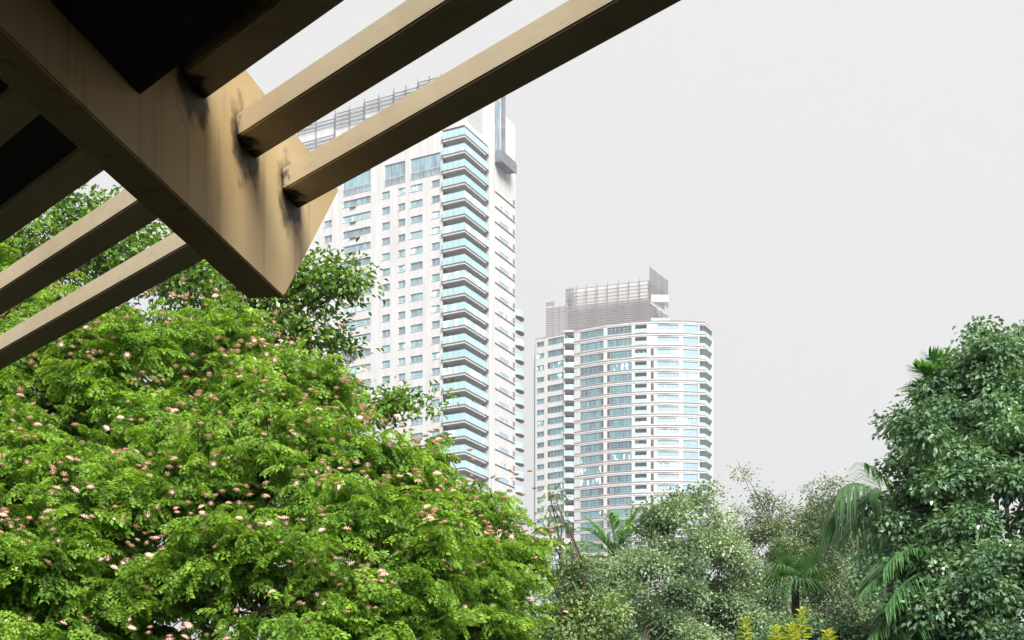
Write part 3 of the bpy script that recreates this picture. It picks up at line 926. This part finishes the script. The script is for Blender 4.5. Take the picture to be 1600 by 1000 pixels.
# ------------------------------------------------------------------ vegetation
def kite(w=.5, fold=.12, droop=.12):
    v = np.array([(0, 0, 0), (w / 2, .45, fold), (0, 1, -droop), (-w / 2, .45, fold)], float)
    return v, np.array([(0, 1, 2), (0, 2, 3)])


def ovate(w=.62, fold=.1, droop=.16):
    v = np.array([(0, 0, 0), (w * .48, .34, fold), (w * .34, .72, fold * .5), (0, 1.05, -droop), (-w * .34, .72, fold * .5), (-w * .48, .34, fold)], float)
    return v, np.array([(0, 1, 2), (0, 2, 3), (0, 3, 4), (0, 4, 5)])


def blob_points(blobs, n, shell=.55, flat=.9, gaps=(), up=.25):
    """blobs: (px, py, depth, radius in px[, weight]); clump centres inside rounded masses of foliage, denser near their skins"""
    C = np.array([at(*b[:3]) for b in blobs]); Rr = np.array([b[3] / F * b[2] for b in blobs])
    Wt = np.array([(b[4] if len(b) > 4 else 1.0) for b in blobs]) * Rr ** 2
    out, nor = [], []
    while len(out) < n:
        i = rng.choice(len(C), p=Wt / Wt.sum())
        v = rng.normal(size=3); v /= np.linalg.norm(v)
        if v[2] < -.2 and rng.random() < up: continue
        r = Rr[i] * (shell + (1 - shell) * rng.random() ** .6)
        if rng.random() < .16: r *= rng.random() * .8
        p = C[i] + v * r * np.array([1, 1, flat])
        if any(np.linalg.norm((p - at(*g[:3])) * np.array([1, .35, 1])) < g[3] / F * g[2] for g in gaps): continue
        out.append(p); nor.append(v)
    return np.array(out), np.array(nor), C, Rr


def limb(mb, a, b, r0, r1, wig=.12, n=6, seg=7):
    a, b = np.array(a, float), np.array(b, float); L_ = np.linalg.norm(b - a)
    ps, rs = [], []
    o = rng.normal(size=3) * wig * L_; o2 = rng.normal(size=3) * wig * .5 * L_
    for i in range(n + 1):
        t_ = i / n
        ps.append(a + (b - a) * t_ + o * math.sin(math.pi * t_) * .6 + o2 * math.sin(2 * math.pi * t_) * .5 + np.array([0, 0, .10 * L_ * math.sin(math.pi * t_)]))
        rs.append(r0 + (r1 - r0) * t_ ** .8)
    mb.tube(ps, rs, seg)
    return ps


def tree_wood(root, base, fork, C, Rr, r0, mat, clumps, ntwig, twig_r=.012, seg=8):
    """trunk to the fork, a limb to each mass, twigs out to the clumps"""
    B = np.array(root.location)
    tb = MB(); limb(tb, np.array(base) - B, np.array(fork) - B, r0, r0 * .62, .04, 8, 12)
    tb.build('trunk', mat, root)
    order = np.argsort(-Rr)[:14]
    lb_paths = []
    for i in order:
        lb = MB(); rr = min(r0 * .5, .02 + Rr[i] * .055)
        lb_paths.append(limb(lb, np.array(fork) - B, C[i] - B, rr, rr * .3, .13, 7, seg))
        lb.build('limb', mat, root)
    nodes = np.array([p for path in lb_paths for p in path[2:]])
    tw = MB()
    idx = rng.choice(len(clumps), min(ntwig, len(clumps)), replace=False)
    for i in idx:
        q = clumps[i] - B
        k = np.argmin(np.linalg.norm(nodes - q, axis=1))
        limb(tw, nodes[k], q, twig_r, twig_r * .3, .12, 4, 4)
    o = tw.build('twigs', mat, root); o['kind'] = 'stuff'


def leafy(clumps, nor, per, spread, size, tmpl, droop=.35, flat=.6, up_mix=.6, svar=.3):
    """leaves round each clump centre, along short shoots"""
    n = len(clumps) * per
    ci = np.repeat(np.arange(len(clumps)), per)
    off = rng.normal(size=(n, 3)) * spread * np.array([1, 1, flat])
    pos = clumps[ci] + off
    d = off / (np.linalg.norm(off, axis=1, keepdims=True) + 1e-6) + nor[ci] * .5 + rng.normal(size=(n, 3)) * .5
    d[:, 2] -= droop
    ups = np.array([0, 0, 1.0]) * up_mix + nor[ci] * .5 + rng.normal(size=(n, 3)) * .35
    fr = frames(d, ups)
    s = size * (1 + svar * rng.uniform(-1, 1, n))
    return scatter(tmpl[0], tmpl[1], fr, pos, s)


def leaves_obj(name, v, f, mat, root):
    B = np.array(root.location)
    o = mobj(name, array_mesh(name, v - B, f, [mat]), root)
    o['kind'] = 'stuff'
    return o


def tree(name, label, blobs, trunk_px, fork, n_clump, per, spread, size, tmpl, mat, bark, r0=.16, ntwig=250, shell=.55, flat=.9, gaps=(), droop=.35, group=None, twig_r=.012, cat='tree', up=.25):
    base = at(trunk_px[0], trunk_px[1], trunk_px[2]); base[2] = 0
    root = empty(name, tuple(base))
    tag(root, label, cat, group)
    cl, nor, C, Rr = blob_points(blobs, n_clump, shell, flat, gaps, up)
    v, f = leafy(cl, nor, per, spread, size, tmpl, droop)
    leaves_obj('crown', v, f, mat, root)
    tree_wood(root, base, at(*fork), C, Rr, r0, bark, cl, ntwig, twig_r)
    return root


def lumps(core, n, r0, r1, d_j, seed, top=True):
    """break a big mass into many irregular boughs"""
    q = random.Random(seed); out = []
    for (px, py, d, rad) in core:
        k = max(2, int(n * rad / 100))
        for i in range(k):
            a = q.uniform(0, 2 * math.pi); rr = rad * math.sqrt(q.uniform(.05, 1)) * .92
            out.append((px + rr * math.cos(a), py + rr * math.sin(a) * .95, d + q.uniform(-d_j, d_j) * (1 - .6 * rr / rad) - d_j * .5 * (1 - rr / rad), q.uniform(r0, r1)))
    return out


# --- the flowering rain tree
def compound():
    """twice-feathered leaf: rachis along y, side stalks with leaflet pairs"""
    kv, kf = kite(.72, .06, .12)
    V, Fc = [], []
    def add(pos, d, up, s):
        fr = frames(np.array([d], float), np.array([up], float))
        v, f = scatter(kv, kf, fr, np.array([pos], float), np.array([s]))
        V.append(v); Fc.append(f + 4 * len(Fc))
    for y, side, L_ in ((.22, 1, .34), (.22, -1, .34), (.44, 1, .46), (.44, -1, .46), (.68, 1, .50), (.68, -1, .50), (.9, 1, .42), (.9, -1, .42)):
        base = np.array([0, y, -.55 * y * y])
        ang = R(58 - 26 * y)
        pd = np.array([side * math.sin(ang), math.cos(ang), -.45 - .6 * y]); pd /= np.linalg.norm(pd)
        for k in range(4):
            t_ = .28 + .24 * k
            p = base + pd * L_ * t_ + np.array([0, 0, -.26 * L_ * t_ * t_])
            for s2 in (1, -1):
                pe = np.cross(pd, (0, 0, 1)); pe /= np.linalg.norm(pe)
                dd = pd * .55 + pe * s2 * .85 + np.array([0, 0, -.22])
                add(p, dd + rng.normal(size=3) * .16, (rng.normal() * .3, rng.normal() * .3, 1), .17 + .06 * t_)
    return np.concatenate(V), np.concatenate(Fc)


rb = [(60, 610, 12.6, 140), (-40, 780, 11.6, 180), (200, 615, 12.2, 128), (180, 850, 11.0, 190), (325, 605, 12.4, 112), (60, 960, 10.5, 150),
      (400, 760, 11.5, 180), (450, 640, 12.6, 96), (545, 725, 12.2, 112), (400, 960, 10.4, 170), (590, 880, 11.0, 150), (620, 765, 12.6, 78),
      (690, 870, 12.0, 105), (752, 800, 13.0, 52), (762, 925, 12.6, 74), (760, 1005, 12.4, 66), (100, 500, 13.4, 60), (-20, 480, 13.6, 90),
      (250, 540, 13.0, 54), (560, 1010, 10.8, 120), (800, 860, 13.0, 40), (-60, 600, 12.6, 120), (725, 770, 13.2, 26), (790, 785, 13.2, 18)]
rgaps = [(275, 835, 11.0, 38), (545, 800, 11.6, 36), (90, 745, 11.4, 28), (440, 830, 11.0, 24), (150, 915, 10.6, 26), (640, 880, 11.2, 20), (330, 720, 11.8, 16), (720, 960, 11.8, 20)]
base = at(178, 1200, 12.0); base[2] = 0
RT = empty('rain_tree', tuple(base))
tag(RT, 'broad bright green tree dotted with small pink powder puff flowers, filling the lower left', 'tree')
rl = lumps([b for b in rb if b[3] > 60], 11, 30, 58, .45, 21) + [(b[0], b[1], b[2], b[3], .45) for b in rb if b[3] > 60] + [b for b in rb if b[3] <= 60]
cl, nor, _c, _r = blob_points(rl, 2150, .35, .8, rgaps, .45)
_a, _b, C, Rr = blob_points(rb, 2)
B = np.array(RT.location)
per = 6
ncl = len(cl); n = ncl * per
ci = np.repeat(np.arange(ncl), per)
az = (np.tile(np.arange(per), ncl) / per) * 2 * math.pi + np.repeat(rng.uniform(0, 6.28, ncl), per) + rng.normal(size=n) * .55
d = np.stack([np.cos(az), np.sin(az), rng.uniform(-.55, .75, n)], 1) + nor[ci] * .15
pos = cl[ci] + np.stack([np.cos(az), np.sin(az), np.zeros(n)], 1) * .02 + rng.normal(size=(n, 3)) * .05
ups = np.array([0, 0, 1.0]) + nor[ci] * .35 + rng.normal(size=(n, 3)) * .38
cv_, cf_ = compound()
v, f = scatter(cv_, cf_, frames(d, ups), pos, rng.uniform(.11, .235, n))
leaves_obj('crown', v, f, M['leaf_rain'], RT)
fork = at(172, 940, 11.8)
tree_wood(RT, base, fork, C, Rr, .20, M['bark'], cl, 420, .011)
# flowers: powder puffs standing on the shoot tips
fb = MB()
for i in range(9):
    a = 2 * math.pi * i / 9; a2 = a + .7
    fb.tri((0, 0, 0), (.55 * math.cos(a), .55 * math.sin(a), .42), (.55 * math.cos(a2), .55 * math.sin(a2), .42), 1)
for ring_, (r_, z_) in enumerate(((1.0, .30), (.85, .56), (.5, .78))):
    k = 10 - 2 * ring_
    for i in range(k):
        a = 2 * math.pi * (i + .5 * ring_) / k
        c, s_ = math.cos(a), math.sin(a)
        fb.tri((.42 * r_ * c - .15 * s_, .42 * r_ * s_ + .15 * c, .34), (.42 * r_ * c + .15 * s_, .42 * r_ * s_ - .15 * c, .34), (r_ * c, r_ * s_, z_), 0)
flower_me = fb.mesh('flower', M['petal_pink'], M['petal_cream'])
# only shoots on the outside and upper side of the crown bloom, in small groups
outer = [i for i in range(ncl) if nor[i][2] > -.1 and nor[i][1] < .25]
cnt = 0
stuff_pos = []
fl_list = []
for i in rng.permutation(outer):
    for k in range(int(rng.choice([1, 2, 2, 3, 4]))):
        p = cl[i] + np.array([rng.normal() * .14, rng.normal() * .08 - .07, rng.uniform(.05, .13)]) + nor[i] * .13
        fl_list.append(p)
fl_list.sort(key=lambda p: p[1])
for k, p in enumerate(fl_list):
    s_ = rng.uniform(.033, .047)
    if k < 300:
        o = mobj('flower', flower_me, RT, tuple(p - B)); o.scale = (s_, s_, s_ * 1.0)
        o.rotation_euler = (rng.normal() * .35, rng.normal() * .35, rng.uniform(0, 6.28))
    else: stuff_pos.append((p, s_))
if stuff_pos:
    fv = np.array([list(x.co) for x in flower_me.vertices]); ff = np.array([list(x.vertices) for x in flower_me.polygons]); fm_ = np.array([x.material_index for x in flower_me.polygons])
    P_ = np.array([p for p, _ in stuff_pos]); S_ = np.array([s for _, s in stuff_pos])
    frs = frames(np.stack([np.cos(np.arange(len(P_))), np.sin(np.arange(len(P_))), np.zeros(len(P_))], 1), np.array([0, 0, 1.0]) + rng.normal(size=(len(P_), 3)) * .3)
    vv, f2 = scatter(fv, ff, frs, P_ - B, S_)
    o = mobj('flowers', array_mesh('flowers', vv, f2, [M['petal_pink'], M['petal_cream']], np.tile(fm_, len(P_))), RT); o['kind'] = 'stuff'

# --- darker tree behind it, its upper boughs above the flowering crown
KS = kite(.52, .10, .18)
tree('shade_tree', 'dark dense tree rising behind the flowering crown, its boughs reaching past the girder tip', 
     [(150, 370, 17.5, 95), (20, 400, 17.5, 110), (290, 420, 17.5, 85), (400, 450, 17, 75), (480, 440, 16.8, 52), (530, 440, 16.6, 42), (562, 442, 16.5, 24), (470, 515, 17, 60),
      (535, 545, 17, 32), (608, 630, 16.6, 13, 2.5), (628, 628, 16.5, 10, 2.5), (648, 632, 16.5, 10, 2.5), (668, 630, 16.4, 8, 2.8), (686, 624, 16.4, 6, 3), (699, 618, 16.4, 4, 4), (625, 650, 16.6, 8, 2), (575, 640, 16.6, 18, 2), (330, 560, 18, 90), (150, 560, 18, 110), (480, 620, 18, 70)],
     (185, 1200, 18), (230, 760, 18), 1100, 24, .13, .078, kite(.6, .10, .18), M['leaf_back'], M['bark'], .22, 260, .45, .72)

# --- right hand big broad-leaved tree
RC = [(1450, 690, 13.9, 45), (1528, 655, 14, 82), (1590, 620, 14, 95), (1487, 755, 13.6, 82), (1465, 850, 13.2, 75), (1570, 790, 13.4, 140), (1500, 950, 12.8, 100), (1600, 960, 12.6, 120)]
tree('broad_leaved_tree', 'large dark green broad leaved tree filling the right edge',
     lumps(RC, 17, 22, 42, .7, 3) + [(1500, 575, 14.2, 26), (1545, 552, 14.2, 24), (1455, 628, 14, 15), (1380, 662, 13.9, 6, 1.2), (1410, 680, 13.9, 10), (1600, 530, 14.2, 14), (1530, 512, 14.3, 9, 1.2), (1520, 530, 14.3, 11, 1.0), (1592, 545, 14.2, 30), (1402, 725, 13.8, 14), (1478, 590, 14, 14), (1395, 820, 13.2, 18)],
     (1570, 1200, 13.6), (1560, 980, 13.6), 2900, 36, .08, .050, ovate(.7), M['leaf_right'], M['grey_bark'], .2, 300, .35, .7, droop=.7, up=.6)
# --- grey-green tree in front of tower two
GC = [(1065, 850, 24, 58), (1040, 910, 23.5, 85), (960, 955, 23, 70), (1120, 910, 24, 62), (1020, 1000, 22.5, 90), (1120, 990, 23, 90), (1170, 920, 24, 60), (1190, 990, 23.5, 70), (920, 960, 23.5, 55)]
tree('leafy_tree', 'grey green small leaved tree in front of the bow fronted tower',
     lumps(GC, 9, 15, 30, 1.2, 5) + [(1030, 800, 24, 16), (1055, 785, 24, 13), (1085, 780, 24.2, 12), (1108, 800, 24.2, 14), (1118, 775, 24.2, 7, 1.2), (1010, 830, 24, 14), (1128, 820, 24.2, 14), (1100, 760, 24.2, 6, 1.2), (985, 880, 23.5, 24), (905, 985, 22.5, 40), (1125, 850, 24, 20), (1000, 790, 24, 7)],
     (1040, 1200, 24), (1040, 1040, 24), 2300, 34, .115, .062, kite(.62, .1, .16), M['leaf_grey'], M['grey_bark'], .16, 260, .3, .85, droop=.1, up=.5)
# --- thin wispy tree with twigs against the sky
WC = [(1175, 870, 27, 50), (1240, 850, 27, 46), (1300, 845, 27, 50), (1225, 940, 27, 74), (1290, 940, 27, 70), (1160, 940, 27, 60)]
tree('wispy_tree', 'thin twiggy olive tree with sparse tips against the white sky',
     lumps(WC, 9, 13, 26, 1.2, 9) + [(1275, 805, 27, 20), (1262, 830, 27, 22), (1300, 790, 27, 16), (1160, 845, 27, 18), (1180, 815, 27, 13), (1195, 785, 27, 10), (1160, 742, 27, 7, 1.0), (1185, 770, 27, 8, 1.0), (1290, 755, 27, 8, .8), (1268, 770, 27, 7, .8), (1215, 790, 27, 7, .8), (1240, 815, 27, 12), (1140, 880, 27, 22), (1205, 835, 27, 16), (1225, 800, 27, 8), (1150, 800, 27, 7, .8), (1310, 760, 27, 8), (1140, 830, 27, 8)],
     (1210, 1200, 27), (1210, 1020, 27), 1500, 26, .12, .064, kite(.5, .1, .16), M['leaf_wisp'], M['grey_bark'], .12, 520, .3, .9, droop=.1, twig_r=.012, up=.5)
# --- slender sapling beside the flowering tree, with yellow tips
tree('young_tree', 'slender young tree with pale yellow green tips right of the flowering crown',
     [(875, 850, 17, 16, .6), (895, 900, 17, 36), (900, 960, 17, 52), (862, 790, 17, 9, .6), (885, 1000, 17, 70), (846, 865, 17, 12, .6), (925, 880, 17, 12, .6), (858, 770, 17, 6, .6), (945, 960, 17, 36), (878, 820, 17, 9, .5), (870, 770, 17, 5, .6), (850, 820, 17, 8, .5), (893, 835, 17, 7, .5)],
     (890, 1200, 17), (888, 1060, 17), 700, 14, .08, .058, kite(.58, .1, .16), M['leaf_lime'], M['grey_bark'], .06, 200, .3, 1.0, droop=.2, twig_r=.007)
# --- a darker filler tree low behind the palms
tree('background_tree', 'dark low tree behind the palms, between the wispy tree and the right edge tree',
     lumps([(1340, 890, 30, 60), (1080, 1000, 31, 90), (960, 1010, 31, 80), (1270, 970, 30, 80), (1350, 930, 30, 80), (1360, 1010, 30, 90), (1180, 1010, 30, 70), (1370, 860, 30, 40)], 8, 20, 34, 1.5, 4),
     (1320, 1200, 30), (1320, 1060, 30), 1500, 20, .2, .11, kite(.6, .1, .16), M['leaf_right'], M['bark'], .15, 120, .4, .85)


# --- a low shrub under the fan palm
tree('shrub', 'low dark green shrub behind the yellow green shoots, hiding the foot of the fan palm',
     [(1243, 990, 14.6, 24), (1205, 1005, 14.6, 34), (1285, 1000, 14.6, 32), (1330, 1000, 14.6, 30), (1385, 985, 14.4, 28), (1250, 1030, 14.6, 50), (1350, 1030, 14.6, 50), (1262, 975, 14.7, 10), (1225, 985, 14.6, 12)],
     (1280, 1200, 14.6), (1280, 1060, 14.6), 420, 26, .07, .042, ovate(.6), M['leaf_right'], M['bark'], .05, 60, .3, .9, twig_r=.005, cat='shrub')


# --- palms
def frond(root, base, d, length, leaf_len, mat, n=46, droop=.55, curl=.5, wid=.021, hang=.5):
    B_ = np.array(root.location); d = np.array(d, float); d /= np.linalg.norm(d)
    pts = []; p = np.array(base, float); dd = d.copy()
    N_ = 14
    for i in range(N_ + 1):
        pts.append(p.copy()); p = p + dd * length / N_
        dd = dd + np.array([0, 0, -droop * 2.0 / N_ * (i / N_ + .25)]); dd /= np.linalg.norm(dd)
    pts = np.array(pts)
    mb = MB(); mb.tube(list(pts - B_), [.014 * (1 - .8 * i / N_) + .002 for i in range(N_ + 1)], 5)
    for k in range(n):
        t_ = .14 + .86 * (k + .5) / n; x = t_ * N_; i = min(int(x), N_ - 1); q = pts[i] + (pts[i + 1] - pts[i]) * (x - i)
        tan = pts[i + 1] - pts[i]; tan /= np.linalg.norm(tan)
        side = np.cross(tan, (0, 0, 1)); side /= np.linalg.norm(side) + 1e-6
        ll = leaf_len * (.35 + .65 * math.sin(math.pi * min(1, (t_ * .85 + .12)))) * rng.uniform(.88, 1.08)
        for s in (1, -1):
            ld = tan * (.45 + .5 * t_) + side * s * (.95 - .35 * t_) + np.array([0, 0, .22 - .25 * hang]) + rng.normal(size=3) * .07; ld /= np.linalg.norm(ld)
            a = q - B_; m1 = a + ld * ll * .45 + np.array([0, 0, -hang * ll * .10]); e = a + ld * ll * .92 + np.array([0, 0, -hang * ll * .55])
            wv = np.cross(ld, (0, 0, 1)); wv = wv / (np.linalg.norm(wv) + 1e-6) * wid * .5
            mb.quad(a - wv * .5, a + wv * .5, m1 + wv + (0, 0, .004), m1 - wv); mb.tri(m1 - wv, m1 + wv + (0, 0, .004), e)
    return mb.build('frond', mat, root)


def palm(label, px, py, d, fr, mat, r=.09):
    c = at(px, py, d)
    root = empty('palm_tree', (c[0], c[1], 0)); tag(root, label, 'palm', 'palms among the trees')
    tb = MB(); limb(tb, (0, 0, 0), (0, 0, c[2]), r, r * .7, .01, 8, 10); tb.build('trunk', M['grey_bark'], root)
    for (dx, dy, dz, L_, ll, dr, hg) in fr:
        frond(root, c, (dx, dy, dz), L_, ll, mat, droop=dr, hang=hg)
    return root


palm('bright green palm poking up in front of the bow fronted tower', 965, 875, 25,
     [(-.45, .2, 1.0, 1.0, .62, .6, .5), (.3, -.1, 1.0, .9, .62, .5, .4), (-.9, -.2, .75, 1.0, .62, .9, .9), (-.05, .3, 1.1, .95, .6, .3, .3), (.8, .1, .6, .8, .5, .9, .7), (-1, .1, .35, .8, .55, .8, .9), (.2, -.6, .8, .9, .55, .8, .6), (-.7, -.4, .9, 1.0, .6, .7, .6), (-.2, -.5, 1, .9, .6, .5, .6)], M['leaf_palm_b'], .05)
palm('palm with long drooping fronds left of the big right edge tree', 1385, 790, 16,
     [(-.75, -.35, .75, .85, .62, 1.5, 1.7), (-.5, -.8, .6, .75, .62, 1.4, 1.7), (.5, -.8, .4, .9, .7, 1.3, 1.5), (-.2, .4, 1.2, .7, .6, .8, 1.2), (-.95, .1, .35, .75, .7, 1.2, 1.6), (.9, -.3, .3, .9, .7, .9, 1.4), (-.7, -.6, -.1, .8, .75, .9, 1.3), (0, -1, -.2, .8, .7, .9, 1.4)], M['leaf_palm'], .05)


def fan(root, c, d, size, mat, n=34, wid=.020):
    """a fan leaf: narrow blades radiating from the end of its stalk, tips hanging"""
    B_ = np.array(root.location); d = np.array(d, float); d /= np.linalg.norm(d)
    side = np.cross(d, (0, 0, 1)); side /= np.linalg.norm(side) + 1e-6; up = np.cross(side, d)
    hub = c + d * size * .45 - B_
    mb = MB(); mb.tube([c - B_, (c - B_ + hub) / 2 + (0, 0, .02), hub], [.010, .008, .006], 5)
    for k in range(n):
        a = R(-128 + 256 * k / (n - 1)); l = size * (1 - .25 * abs(a) / 2.3) * rng.uniform(.9, 1.1)
        ld = d * math.cos(a) + side * math.sin(a) + up * .12; ld /= np.linalg.norm(ld)
        wv = np.cross(ld, up); wv = wv / (np.linalg.norm(wv) + 1e-6) * wid * .5
        m1 = hub + ld * l * .5; e = hub + ld * l * .92 + np.array([0, 0, -.38 * l])
        mb.quad(hub - wv * .3, hub + wv * .3, m1 + wv, m1 - wv); mb.tri(m1 - wv, m1 + wv, e)
    return mb.build('frond', mat, root)


cfan = at(1243, 912, 15.5)
FP = empty('fan_palm', (cfan[0], cfan[1], 0)); tag(FP, 'small dark fan palm with a starburst of thin leaves above the yellow shoots', 'palm', 'palms among the trees')
tb = MB(); limb(tb, (0, 0, 0), (0, 0, cfan[2]), .06, .045, .01, 6, 8); tb.build('trunk', M['grey_bark'], FP)
for dd_ in ((0, -1, -.1), (-.8, -.6, .35), (.8, -.6, .3), (-.5, -.2, .95), (.45, -.3, .9), (-.9, -.5, -.35), (.9, -.4, -.3), (0, .6, .8)):
    fan(FP, cfan, dd_, rng.uniform(.42, .55), M['leaf_palm'])
palm('low palm with fronds sweeping down left under the big right edge tree', 1482, 885, 12.9,
     [(-.9, -.25, .05, 1.0, .42, .75, .5), (-.85, -.5, .45, .95, .42, 1.2, .6), (-.75, -.6, -.15, 1.15, .44, .7, .6), (-.9, .2, .3, .8, .42, .9, .6), (-.8, -.4, -.5, 1.25, .42, .35, .5), (-.5, -.7, -.5, 1.1, .40, .4, .6), (-.9, -.1, -.7, 1.15, .42, .3, .6)], M['leaf_palm'], .05)
palm('palm whose pointed fronds fan out at the upper left of the big right edge tree', 1478, 618, 14.3,
     [(-.9, -.3, .8, .46, .34, .25, .2), (-.5, -.3, 1, .46, .34, .25, .2), (-.9, -.1, .4, .40, .32, .4, .3), (-.1, -.2, 1, .42, .3, .3, .2), (-.75, -.5, .6, .46, .34, .3, .2)], M['leaf_palm_b'], .05)


# --- yellow-green shoots along the bottom edge
def shoot(px, py, d, label, h=.30, nl=46):
    top = at(px, py, d)
    root = empty('leafy_shoot', (top[0], top[1], 0)); tag(root, label, 'plant', 'yellow green shoots along the bottom edge')
    mb = MB(); limb(mb, (0, 0, 0), (0, 0, top[2]), .012, .004, .004, 8, 6); mb.build('stem', M['grey_bark'], root)
    kv, kf = ovate(.5, .12, .2)
    i = np.arange(nl); a = i * 2.4; t_ = i / nl
    pos = np.stack([np.cos(a) * .006, np.sin(a) * .006, top[2] - h * (1 - t_)], 1)
    dd = np.stack([np.cos(a), np.sin(a), .15 + .9 * t_ ** 3 + 0 * a], 1)
    v, f = scatter(kv, kf, frames(dd, np.tile([0, 0, 1.0], (nl, 1)) + rng.normal(size=(nl, 3)) * .1), pos, .062 * (1.15 - .35 * t_) * rng.uniform(.85, 1.15, nl))
    o = mobj('leaves', array_mesh('leaves', v, f, [M['leaf_croton']]), root); o['kind'] = 'stuff'


shoot(1165, 966, 9.2, 'leftmost yellow green leafy shoot at the bottom edge, left of the small dark palm')
shoot(1213, 980, 9.3, 'short yellow green shoot second from left, barely above the bottom edge', .2)
shoot(1237, 977, 9.0, 'short yellow green shoot just left of the tallest shoot', .2)
shoot(1253, 952, 9.1, 'tallest yellow green shoot, rising below the small dark palm', .32)
shoot(1294, 987, 9.0, 'rightmost yellow green shoot, only its tip showing at the bottom edge', .2)
